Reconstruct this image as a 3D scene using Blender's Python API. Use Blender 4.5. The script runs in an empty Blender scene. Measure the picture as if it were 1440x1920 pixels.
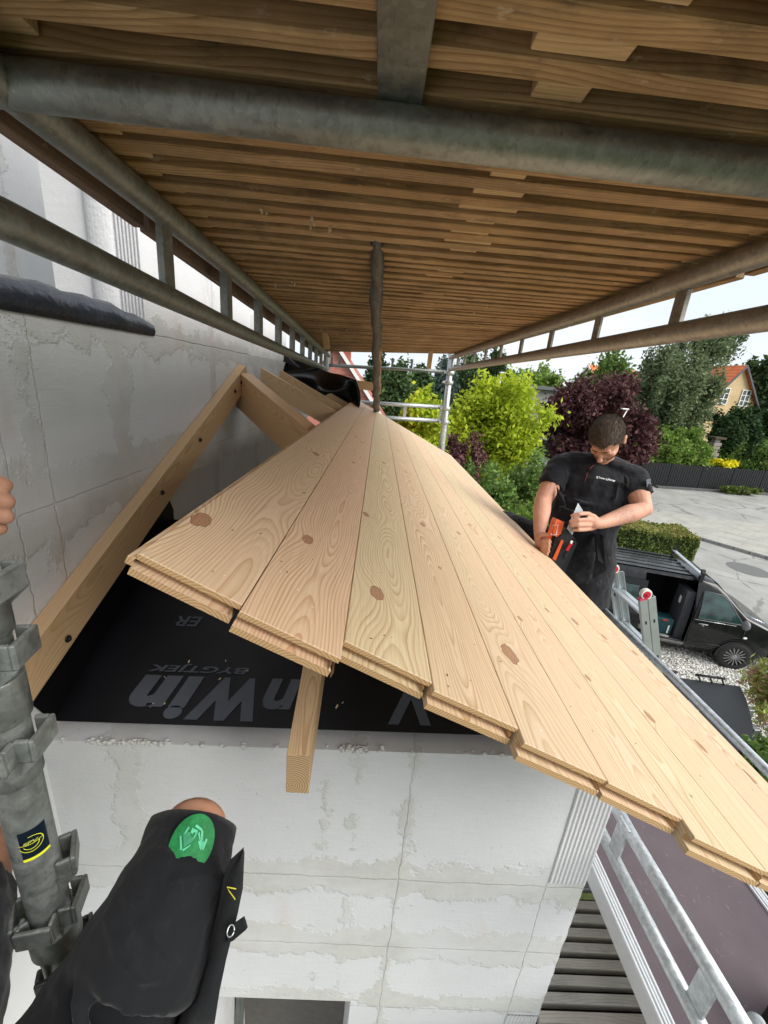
import bpy, math, random
import numpy as np
from mathutils import Vector, Matrix
random.seed(7); rng = np.random.default_rng(11)
S = bpy.context.scene; COL = S.collection
R = math.radians
# ------------------------------------------------------------------ camera
cam_data = bpy.data.cameras.new("camera"); cam = bpy.data.objects.new("camera", cam_data); COL.objects.link(cam)
cam_data.sensor_fit = 'HORIZONTAL'; cam_data.sensor_width = 36.0; cam_data.lens = 19.0
cam_data.clip_start = 0.02; cam_data.clip_end = 2000
cam.matrix_world = Matrix(((0.996125, -0.080146, -0.036217, 0.000000), (-0.010022, 0.305669, -0.952085, 0.000000), (0.087376, 0.948759, 0.303682, 0.000000), (0.000000, 0.000000, 0.000000, 1.000000)))
S.camera = cam
# ------------------------------------------------------------------ sky and sun
SUN_EL, SUN_AZ = R(36), R(120)          # azimuth from +Y towards +X: behind and to the right of the viewer
W = bpy.data.worlds.new("World"); S.world = W; W.use_nodes = True
wt = W.node_tree; wt.nodes.clear()
wo = wt.nodes.new('ShaderNodeOutputWorld'); wb = wt.nodes.new('ShaderNodeBackground'); wb.inputs[1].default_value = 0.115
sk = wt.nodes.new('ShaderNodeTexSky'); sk.sky_type = 'NISHITA'; sk.sun_disc = False
sk.sun_elevation = SUN_EL; sk.sun_rotation = SUN_AZ; sk.air_density = 1.0; sk.dust_density = 4.0; sk.ozone_density = 1.0
wc = wt.nodes.new('ShaderNodeTexCoord'); wm = wt.nodes.new('ShaderNodeMapping'); wm.inputs['Scale'].default_value = (1.0, 1.0, 3.2)
wn = wt.nodes.new('ShaderNodeTexNoise'); wn.inputs['Scale'].default_value = 2.3; wn.inputs['Detail'].default_value = 7
wr = wt.nodes.new('ShaderNodeValToRGB'); wr.color_ramp.elements[0].position = .38; wr.color_ramp.elements[1].position = .68
wr.color_ramp.elements[0].color = (4.9, 5.35, 5.75, 1); wr.color_ramp.elements[1].color = (6.1, 6.3, 6.45, 1)
wx = wt.nodes.new('ShaderNodeMix'); wx.data_type = 'RGBA'; wx.inputs[0].default_value = .9
L_ = wt.links.new
L_(wc.outputs['Generated'], wm.inputs[0]); L_(wm.outputs[0], wn.inputs['Vector']); L_(wn.outputs[0], wr.inputs[0])
L_(sk.outputs[0], wx.inputs[6]); L_(wr.outputs[0], wx.inputs[7]); L_(wx.outputs[2], wb.inputs[0]); L_(wb.outputs[0], wo.inputs[0])
sd = bpy.data.lights.new("sun", 'SUN'); sun = bpy.data.objects.new("sun", sd); COL.objects.link(sun)
sd.energy = 2.5; sd.angle = R(45); sd.color = (1.0, 0.965, 0.91)
sv = Vector((math.sin(SUN_AZ) * math.cos(SUN_EL), math.cos(SUN_AZ) * math.cos(SUN_EL), math.sin(SUN_EL)))
sun.rotation_euler = sv.to_track_quat('Z', 'Y').to_euler()
S.view_settings.view_transform = 'Standard'; S.view_settings.look = 'None'; S.view_settings.gamma = 1; S.view_settings.exposure = 0.75
S.cycles.max_bounces = 8; S.cycles.diffuse_bounces = 5
G = -5.1      # ground level; the camera is the origin
# ------------------------------------------------------------------ material helpers
class NT:
    def __init__(s, name, rough=.6, spec=.4, metal=0.0):
        s.m = bpy.data.materials.new(name); s.m.use_nodes = True; s.t = s.m.node_tree; s.t.nodes.clear()
        s.o = s.t.nodes.new('ShaderNodeOutputMaterial'); s.b = s.t.nodes.new('ShaderNodeBsdfPrincipled')
        s.l(s.b.outputs[0], s.o.inputs[0]); s.set(s.b.inputs['Roughness'], rough); s.set(s.b.inputs['Metallic'], metal)
        s.b.inputs['Specular IOR Level'].default_value = spec
    def l(s, a, b): s.t.links.new(a, b)
    def set(s, sock, v):
        if hasattr(v, 'is_output'): s.l(v, sock)
        elif isinstance(v, (tuple, list)) and len(v) == 3 and sock.type == 'RGBA': sock.default_value = (*v, 1)
        else: sock.default_value = v
    def pos(s): return s.t.nodes.new('ShaderNodeNewGeometry').outputs['Position']
    def island(s): return s.t.nodes.new('ShaderNodeNewGeometry').outputs['Random Per Island']
    def uv(s): return s.t.nodes.new('ShaderNodeUVMap').outputs[0]
    def mapp(s, v, sc=(1, 1, 1), loc=(0, 0, 0), rot=(0, 0, 0)):
        n = s.t.nodes.new('ShaderNodeMapping'); s.l(v, n.inputs[0]); n.inputs['Scale'].default_value = sc
        n.inputs['Location'].default_value = loc; n.inputs['Rotation'].default_value = rot; return n.outputs[0]
    def noise(s, v, sc=5, det=4, rough=.5, dist=0.0, dim='3D', w=0.0):
        n = s.t.nodes.new('ShaderNodeTexNoise'); n.noise_dimensions = dim
        if v is not None: s.l(v, n.inputs['Vector'])
        n.inputs['Scale'].default_value = sc; n.inputs['Detail'].default_value = det; n.inputs['Roughness'].default_value = rough
        n.inputs['Distortion'].default_value = dist
        if dim == '4D': n.inputs['W'].default_value = w
        return n.outputs[0]
    def voro(s, v, sc=5, feat='F1', out=0):
        n = s.t.nodes.new('ShaderNodeTexVoronoi'); n.feature = feat; s.l(v, n.inputs['Vector']); n.inputs['Scale'].default_value = sc
        return n.outputs[out]
    def ramp(s, f, stops, ease=None):
        n = s.t.nodes.new('ShaderNodeValToRGB'); e = n.color_ramp.elements
        if ease: n.color_ramp.interpolation = ease
        col = lambda c: (*c, 1) if isinstance(c, (tuple, list)) else (c, c, c, 1)
        e[1].position = stops[-1][0]; e[1].color = col(stops[-1][1]); e[0].position = stops[0][0]; e[0].color = col(stops[0][1])
        for p, c in stops[1:-1]: q = e.new(p); q.color = col(c)
        s.l(f, n.inputs[0]); return n.outputs[0]
    def mix(s, f, a, b, mode='MIX'):
        n = s.t.nodes.new('ShaderNodeMix'); n.data_type = 'RGBA'; n.blend_type = mode
        s.set(n.inputs[0], f); s.set(n.inputs[6], a); s.set(n.inputs[7], b); return n.outputs[2]
    def math(s, op, a, b=0.0, c=None, clamp=False):
        n = s.t.nodes.new('ShaderNodeMath'); n.operation = op; n.use_clamp = clamp
        s.set(n.inputs[0], a); s.set(n.inputs[1], b)
        if c is not None: s.set(n.inputs[2], c)
        return n.outputs[0]
    def sep(s, v):
        n = s.t.nodes.new('ShaderNodeSeparateXYZ'); s.l(v, n.inputs[0]); return n.outputs
    def comb(s, x, y, z=0.0):
        n = s.t.nodes.new('ShaderNodeCombineXYZ'); s.set(n.inputs[0], x); s.set(n.inputs[1], y); s.set(n.inputs[2], z); return n.outputs[0]
    def color(s, c): s.set(s.b.inputs['Base Color'], c); return s
    def rough(s, c): s.set(s.b.inputs['Roughness'], c); return s
    def bump(s, h, strength=.3, dist=.01):
        n = s.t.nodes.new('ShaderNodeBump'); n.inputs['Strength'].default_value = strength; n.inputs['Distance'].default_value = dist
        s.l(h, n.inputs['Height']); s.l(n.outputs[0], s.b.inputs['Normal']); return s

def flat(name, col, rough=.5, spec=.4, metal=0.0, var=.12, nsc=30, bump=0.0):
    n = NT(name, rough, spec, metal); f = n.noise(n.pos(), nsc, 5, .6)
    a = tuple(c * (1 - var) for c in col); b = tuple(min(1, c * (1 + var)) for c in col)
    n.color(n.ramp(f, [(.3, a), (.7, b)]))
    if bump: n.bump(f, bump, .005)
    return n.m

def galv(name, base=(.30, .32, .31), rough=.48, stain=True):
    n = NT(name, rough, .5, .72); p = n.pos()
    f = n.noise(p, 38, 6, .65, .4); g = n.noise(p, 9, 4, .6); v = n.voro(n.mapp(p, (1, 1, 1)), 120, 'F1', 1)
    lo = tuple(c * .62 for c in base); hi = tuple(min(1, c * 1.45) for c in base)
    c = n.ramp(f, [(.28, lo), (.5, base), (.74, hi)])
    c = n.mix(n.ramp(g, [(.42, 0.0), (.7, .55)]), c, tuple(x * y for x, y in zip(base, (.62, .62, .58))))
    vs = n.sep(v)
    c = n.mix(.26, c, n.ramp(vs[0], [(0, lo), (1, hi)]))
    if stain:
        w = n.noise(p, 70, 4, .8); c = n.mix(n.ramp(w, [(.60, 0.0), (.72, .5)]), c, (.52, .51, .46)); w = n.noise(n.mapp(p, (1, .3, .3)), 130, 3, .8); c = n.mix(n.ramp(w, [(.60, 0.0), (.70, .55)]), c, tuple(x * .45 for x in base))
    n.color(c); n.rough(n.ramp(f, [(.3, .36), (.7, .62)])); n.bump(f, .25, .003); return n.m

def wood(name, light, dark, seed=0, freq=170, u0=0.0, depth=.02, knots=(), kcol=(.16, .055, .02), tint=None, contrast=1.0, wave=.018, rough=.55, stain=None, grime_highlights=0.0, bumpd=.0006):
    """flat-sawn board: growth rings cut by the face give the long arches; every knot pushes the rings round itself"""
    n = NT(name, rough, .3); uv = n.uv(); x, y, _ = n.sep(uv)
    nb = n.noise(n.comb(n.math('MULTIPLY', x, 2.0), n.math('MULTIPLY', y, .9), seed * 3.1), 1.6, 2, .5)
    nc = n.noise(n.comb(n.math('MULTIPLY', x, 3.0), n.math('MULTIPLY', y, 1.6), seed * 1.7 + 9), 1.5, 1.5, .45)
    nd = n.noise(n.comb(n.math('MULTIPLY', x, 14.0), n.math('MULTIPLY', y, 3.2), seed + 4.4), 2.0, 2, .5)
    uu = n.math('ADD', n.math('SUBTRACT', x, u0), n.math('MULTIPLY', n.math('SUBTRACT', nb, .5), .11))
    dd = n.math('ADD', depth, n.math('MULTIPLY', n.math('SUBTRACT', nc, .38), wave * 6.0))
    h = n.math('SQRT', n.math('ADD', n.math('MULTIPLY', uu, uu), n.math('MULTIPLY', dd, dd)))
    h = n.math('ADD', h, n.math('MULTIPLY', nd, .006))
    rmin = None; cracks = []
    for (ku, kv, kr) in knots:
        du = n.math('SUBTRACT', x, ku); dv = n.math('MULTIPLY', n.math('SUBTRACT', y, kv), .66)
        d2 = n.math('ADD', n.math('MULTIPLY', du, du), n.math('MULTIPLY', dv, dv))
        d2w = n.math('ADD', n.math('MULTIPLY', n.math('MULTIPLY', du, du), 1.5), n.math('MULTIPLY', n.math('MULTIPLY', dv, dv), .5))
        e = n.math('EXPONENT', n.math('MULTIPLY', d2w, -1.0 / (3.0 * kr) ** 2)); h = n.math('ADD', h, n.math('MULTIPLY', e, kr * 1.9))
        r = n.math('DIVIDE', n.math('SQRT', d2), kr)
        r = n.math('ADD', r, n.math('MULTIPLY', n.math('SUBTRACT', n.noise(n.comb(n.math('MULTIPLY', x, 1.0), n.math('MULTIPLY', y, .7), kv), 55, 3), .5), .6))
        ang = n.math('ARCTAN2', dv, du); ck = n.noise(n.comb(n.math('MULTIPLY', ang, 1.3), n.math('MULTIPLY', r, .45), kv * 7), 2.4, 2)
        cracks.append(n.math('MULTIPLY', n.ramp(ck, [(.60, 0.0), (.645, 1.0), (.69, 0.0)]), n.math('MULTIPLY', n.math('SUBTRACT', .95, r), 4.0, clamp=True)))
        rmin = r if rmin is None else n.math('MINIMUM', rmin, r)
    t = n.math('FRACT', n.math('MULTIPLY', h, freq))
    mid = tuple(a * .45 + b * .55 for a, b in zip(light, dark))
    c = n.ramp(t, [(0, light), (.35, light), (.74, mid), (.93, dark), (1.0, light)])
    rv = n.noise(n.comb(n.math('FLOOR', n.math('MULTIPLY', h, freq)), seed * 2.7, n.math('MULTIPLY', y, .6)), 1.7, 1, .5); c = n.mix(n.ramp(rv, [(.33, .75), (.62, .0)]), c, tuple(a * .8 + b * .2 for a, b in zip(light, dark)))
    t2 = n.noise(n.comb(n.math('MULTIPLY', x, 2.2), n.math('MULTIPLY', y, .35), seed + 20), 3, 2)
    c = n.mix(n.math('MULTIPLY', n.ramp(t2, [(.35, 0.0), (.7, 1.0)]), .45), c, tint or tuple(a * b for a, b in zip(light, (1.0, .9, .8))), 'MIX')
    fib = n.noise(n.comb(n.math('MULTIPLY', x, 420.0), n.math('MULTIPLY', y, 9.0), seed), 1, 3, .6)
    c = n.mix(.30 * contrast, c, n.ramp(fib, [(.3, .45), (.62, 1.0)]), 'MULTIPLY')
    if rmin is not None:
        k1, k2, k3 = kcol, tuple(a_ * 1.75 for a_ in kcol), tuple(a_ * .42 for a_ in kcol)
        c = n.mix(n.ramp(n.math('MULTIPLY', rmin, .25), [(.22, .55), (.46, 0.0)]), c, tuple(a_ * b_ for a_, b_ in zip(light, (.86, .68, .50))))       # resin halo
        kr_ = n.math('FRACT', n.math('ADD', n.math('MULTIPLY', rmin, 5.5), n.math('MULTIPLY', n.noise(uv, 120, 2), 1.0)))
        kc = n.mix(n.ramp(kr_, [(.0, 0.0), (.8, .55), (1, 0.0)]), n.mix(n.ramp(n.noise(uv, 35, 2), [(.4, 0.0), (.62, 1.0)]), k2, k1), k1)
        kc = n.mix(n.ramp(n.math('MULTIPLY', rmin, .5), [(.0, .6), (.06, 0.0), (.38, 0.0), (.47, .9)]), kc, k3)
        c = n.mix(n.ramp(n.math('MULTIPLY', rmin, .5), [(.485, .92), (.51, 0.0)]), c, kc)
        for q_ in cracks: c = n.mix(n.math('MULTIPLY', q_, .8), c, tuple(a_ * .2 for a_ in kcol))
    if stain:
        w = n.noise(p, 70, 4, .8); c = n.mix(n.ramp(w, [(.60, 0.0), (.72, .5)]), c, (.52, .51, .46)); w = n.noise(n.mapp(p, (1, .3, .3)), 130, 3, .8); c = n.mix(n.ramp(w, [(.60, 0.0), (.70, .55)]), c, tuple(x * .45 for x in base))
    n.color(c); n.rough(n.ramp(f, [(.3, .36), (.7, .62)])); n.bump(f, .25, .003); return n.m

def wood(name, light, dark, seed=0, freq=170, u0=0.0, depth=.02, knots=(), kcol=(.16, .055, .02), tint=None, contrast=1.0, wave=.018, rough=.55, stain=None, grime_highlights=0.0, bumpd=.0006):
    """flat-sawn board: growth rings cut by the face give the long arches; every knot pushes the rings round itself"""
    n = NT(name, rough, .3); uv = n.uv(); x, y, _ = n.sep(uv)
    nb = n.noise(n.comb(n.math('MULTIPLY', x, 2.0), n.math('MULTIPLY', y, .9), seed * 3.1), 1.6, 2, .5)
    nc = n.noise(n.comb(n.math('MULTIPLY', x, 3.0), n.math('MULTIPLY', y, 1.6), seed * 1.7 + 9), 1.5, 1.5, .45)
    nd = n.noise(n.comb(n.math('MULTIPLY', x, 14.0), n.math('MULTIPLY', y, 3.2), seed + 4.4), 2.0, 2, .5)
    uu = n.math('ADD', n.math('SUBTRACT', x, u0), n.math('MULTIPLY', n.math('SUBTRACT', nb, .5), .11))
    dd = n.math('ADD', depth, n.math('MULTIPLY', n.math('SUBTRACT', nc, .38), wave * 6.0))
    h = n.math('SQRT', n.math('ADD', n.math('MULTIPLY', uu, uu), n.math('MULTIPLY', dd, dd)))
    h = n.math('ADD', h, n.math('MULTIPLY', nd, .006))
    rmin = None; cracks = []
    for (ku, kv, kr) in knots:
        du = n.math('SUBTRACT', x, ku); dv = n.math('MULTIPLY', n.math('SUBTRACT', y, kv), .66)
        d2 = n.math('ADD', n.math('MULTIPLY', du, du), n.math('MULTIPLY', dv, dv))
        d2w = n.math('ADD', n.math('MULTIPLY', n.math('MULTIPLY', du, du), 1.5), n.math('MULTIPLY', n.math('MULTIPLY', dv, dv), .5))
        e = n.math('EXPONENT', n.math('MULTIPLY', d2w, -1.0 / (3.0 * kr) ** 2)); h = n.math('ADD', h, n.math('MULTIPLY', e, kr * 1.9))
        r = n.math('DIVIDE', n.math('SQRT', d2), kr)
        r = n.math('ADD', r, n.math('MULTIPLY', n.math('SUBTRACT', n.noise(n.comb(n.math('MULTIPLY', x, 1.0), n.math('MULTIPLY', y, .7), kv), 55, 3), .5), .6))
        ang = n.math('ARCTAN2', dv, du); ck = n.noise(n.comb(n.math('MULTIPLY', ang, 1.3), n.math('MULTIPLY', r, .45), kv * 7), 2.4, 2)
        cracks.append(n.math('MULTIPLY', n.ramp(ck, [(.60, 0.0), (.645, 1.0), (.69, 0.0)]), n.math('MULTIPLY', n.math('SUBTRACT', .95, r), 4.0, clamp=True)))
        rmin = r if rmin is None else n.math('MINIMUM', rmin, r)
    t = n.math('FRACT', n.math('MULTIPLY', h, freq))
    mid = tuple(a * .45 + b * .55 for a, b in zip(light, dark))
    c = n.ramp(t, [(0, light), (.35, light), (.74, mid), (.93, dark), (1.0, light)])
    rv = n.noise(n.comb(n.math('FLOOR', n.math('MULTIPLY', h, freq)), seed * 2.7, n.math('MULTIPLY', y, .6)), 1.7, 1, .5); c = n.mix(n.ramp(rv, [(.33, .75), (.62, .0)]), c, tuple(a * .8 + b * .2 for a, b in zip(light, dark)))
    t2 = n.noise(n.comb(n.math('MULTIPLY', x, 2.2), n.math('MULTIPLY', y, .35), seed + 20), 3, 2)
    c = n.mix(n.math('MULTIPLY', n.ramp(t2, [(.35, 0.0), (.7, 1.0)]), .45), c, tint or tuple(a * b for a, b in zip(light, (1.0, .9, .8))), 'MIX')
    fib = n.noise(n.comb(n.math('MULTIPLY', x, 420.0), n.math('MULTIPLY', y, 9.0), seed), 1, 3, .6)
    c = n.mix(.30 * contrast, c, n.ramp(fib, [(.3, .45), (.62, 1.0)]), 'MULTIPLY')
    if kmask is not None:
        kring = n.math('FRACT', n.math('ADD', n.math('MULTIPLY', kmask, 6.0), n.math('MULTIPLY', n.noise(uv, 90, 2), 1.2)))
        kc = n.mix(n.ramp(kring, [(.1, 0.0), (.9, .8)]), kcol, tuple(a_ * 1.9 for a_ in kcol))
        kc = n.mix(n.ramp(n.noise(uv, 260, 3, .7), [(.58, 0.0), (.70, .7)]), kc, tuple(a_ * .3 for a_ in kcol))
        c = n.mix(n.ramp(kmask, [(.0, 0.0), (.05, .75), (.6, .8), (1, .92)]), c, kc)
        for q_ in cracks: c = n.mix(n.math('MULTIPLY', q_, .8), c, tuple(a_ * .22 for a_ in kcol))
        rim = n.ramp(n.noise(uv, 45, 2), [(.35, .25), (.6, 1.0)])
        c = n.mix(n.math('MULTIPLY', n.ramp(kmask, [(.0, 0.0), (.03, .9), (.14, .0)]), rim), c, tuple(a_ * .35 for a_ in kcol))
    if stain:
        w = n.noise(p, 70, 4, .8); c = n.mix(n.ramp(w, [(.60, 0.0), (.72, .5)]), c, (.52, .51, .46)); w = n.noise(n.mapp(p, (1, .3, .3)), 130, 3, .8); c = n.mix(n.ramp(w, [(.60, 0.0), (.70, .55)]), c, tuple(x * .45 for x in base))
    n.color(c); n.rough(n.ramp(f, [(.3, .36), (.7, .62)])); n.bump(f, .25, .003); return n.m

def wood(name, light, dark, seed=0, freq=170, u0=0.0, depth=.02, knots=(), kcol=(.16, .055, .02), tint=None, contrast=1.0, wave=.018, rough=.55, stain=None, grime_highlights=0.0, bumpd=.0006):
    """flat-sawn board: growth rings cut by the face give the long arches; every knot pushes the rings round itself"""
    n = NT(name, rough, .3); uv = n.uv(); x, y, _ = n.sep(uv)
    nb = n.noise(n.comb(n.math('MULTIPLY', x, 2.0), n.math('MULTIPLY', y, .9), seed * 3.1), 1.6, 2, .5)
    nc = n.noise(n.comb(n.math('MULTIPLY', x, 3.0), n.math('MULTIPLY', y, 1.6), seed * 1.7 + 9), 1.5, 1.5, .45)
    nd = n.noise(n.comb(n.math('MULTIPLY', x, 14.0), n.math('MULTIPLY', y, 3.2), seed + 4.4), 2.0, 2, .5)
    uu = n.math('ADD', n.math('SUBTRACT', x, u0), n.math('MULTIPLY', n.math('SUBTRACT', nb, .5), .11))
    dd = n.math('ADD', depth, n.math('MULTIPLY', n.math('SUBTRACT', nc, .38), wave * 6.0))
    h = n.math('SQRT', n.math('ADD', n.math('MULTIPLY', uu, uu), n.math('MULTIPLY', dd, dd)))
    h = n.math('ADD', h, n.math('MULTIPLY', nd, .006))
    kmask = None; cracks = []
    for (ku, kv, kr) in knots:
        du = n.math('SUBTRACT', x, ku); dv = n.math('MULTIPLY', n.math('SUBTRACT', y, kv), .62)
        d2 = n.math('ADD', n.math('MULTIPLY', du, du), n.math('MULTIPLY', dv, dv))
        d2w = n.math('ADD', n.math('MULTIPLY', n.math('MULTIPLY', du, du), 1.6), n.math('MULTIPLY', n.math('MULTIPLY', dv, dv), .55))
        e = n.math('EXPONENT', n.math('MULTIPLY', d2w, -1.0 / (3.0 * kr) ** 2))
        h = n.math('ADD', h, n.math('MULTIPLY', e, kr * 1.7))
        r = n.math('DIVIDE', n.math('SQRT', d2), kr)
        r = n.math('ADD', r, n.math('MULTIPLY', n.math('SUBTRACT', n.noise(n.mapp(uv, (1, .6, 1)), 60, 3), .5), .75))
        ang = n.math('ARCTAN2', dv, du); ck = n.noise(n.comb(n.math('MULTIPLY', ang, 1.6), n.math('MULTIPLY', r, .5), kv * 7), 2.2, 2)
        msk = n.math('SUBTRACT', 1.0, r, clamp=True); cracks.append(n.math('MULTIPLY', n.ramp(ck, [(.60, 0.0), (.66, 1.0), (.70, 0.0)]), n.math('MULTIPLY', msk, 3.0, clamp=True)))
        kmask = msk if kmask is None else n.math('MAXIMUM', kmask, msk)
    t = n.math('FRACT', n.math('MULTIPLY', h, freq))
    mid = tuple(a * .45 + b * .55 for a, b in zip(light, dark))
    c = n.ramp(t, [(0, light), (.35, light), (.74, mid), (.93, dark), (1.0, light)])
    rv = n.noise(n.comb(n.math('FLOOR', n.math('MULTIPLY', h, freq)), seed * 2.7, n.math('MULTIPLY', y, .6)), 1.7, 1, .5); c = n.mix(n.ramp(rv, [(.33, .75), (.62, .0)]), c, tuple(a * .8 + b * .2 for a, b in zip(light, dark)))
    t2 = n.noise(n.comb(n.math('MULTIPLY', x, 2.2), n.math('MULTIPLY', y, .35), seed + 20), 3, 2)
    c = n.mix(n.math('MULTIPLY', n.ramp(t2, [(.35, 0.0), (.7, 1.0)]), .45), c, tint or tuple(a * b for a, b in zip(light, (1.0, .9, .8))), 'MIX')
    fib = n.noise(n.comb(n.math('MULTIPLY', x, 420.0), n.math('MULTIPLY', y, 9.0), seed), 1, 3, .6)
    c = n.mix(.30 * contrast, c, n.ramp(fib, [(.3, .45), (.62, 1.0)]), 'MULTIPLY')
    if kmask is not None:
        kring = n.math('FRACT', n.math('MULTIPLY', kmask, 5.0))
        kc = n.mix(n.ramp(kring, [(.2, 0.0), (.9, .7)]), kcol, tuple(a * 2.2 for a in kcol))
        c = n.mix(n.ramp(kmask, [(.0, 0.0), (.06, .85), (1, .8)]), c, kc)
        c = n.mix(n.ramp(kmask, [(.0, 0.0), (.02, .9), (.12, .0)]), c, tuple(a * .45 for a in kcol))
    if stain:
        sn = n.noise(n.comb(n.math('MULTIPLY', x, 9.0), n.math('MULTIPLY', y, 4.0), seed + 70), 2.2, 5, .7)
        c = n.mix(n.math('MULTIPLY', n.ramp(sn, [(.56, 0.0), (.72, 1.0)]), stain[1]), c, stain[0])
    if grime_highlights:
        p = n.pos(); gn = n.noise(p, 5.5, 6, .65); c = n.mix(n.math('MULTIPLY', n.ramp(gn, [(.38, 0.0), (.72, 1.0)]), grime_highlights), c, tuple(a * .3 for a in dark))
        gs = n.noise(n.mapp(p, (.5, 1, 1)), 46, 4, .75); c = n.mix(n.ramp(gs, [(.62, 0.0), (.72, .6)]), c, (.62, .54, .42))  # pale splashes, with highlights on the wood put into the colour
    n.color(c); hh = n.math('ADD', n.math('MULTIPLY', t, -.5), fib); n.bump(hh, .22, bumpd); return n.m

def endgrain(name, light, dark, freq=230, c0=(.0, .0), seed=0):
    n = NT(name, .7, .2); uv = n.uv(); x, y, _ = n.sep(uv)
    dx = n.math('SUBTRACT', x, c0[0]); dy = n.math('SUBTRACT', y, c0[1])
    h = n.math('SQRT', n.math('ADD', n.math('MULTIPLY', dx, dx), n.math('MULTIPLY', dy, dy)))
    h = n.math('ADD', h, n.math('MULTIPLY', n.noise(uv, 30, 2), .004))
    t = n.math('FRACT', n.math('MULTIPLY', h, freq)); c = n.ramp(t, [(0, light), (.4, light), (.85, dark), (1, light)])
    f = n.noise(uv, 900, 2, .7); c = n.mix(.4, c, n.ramp(f, [(.3, .5), (.7, 1.0)]), 'MULTIPLY'); n.color(c); n.bump(f, .3, .0005); return n.m

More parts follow.
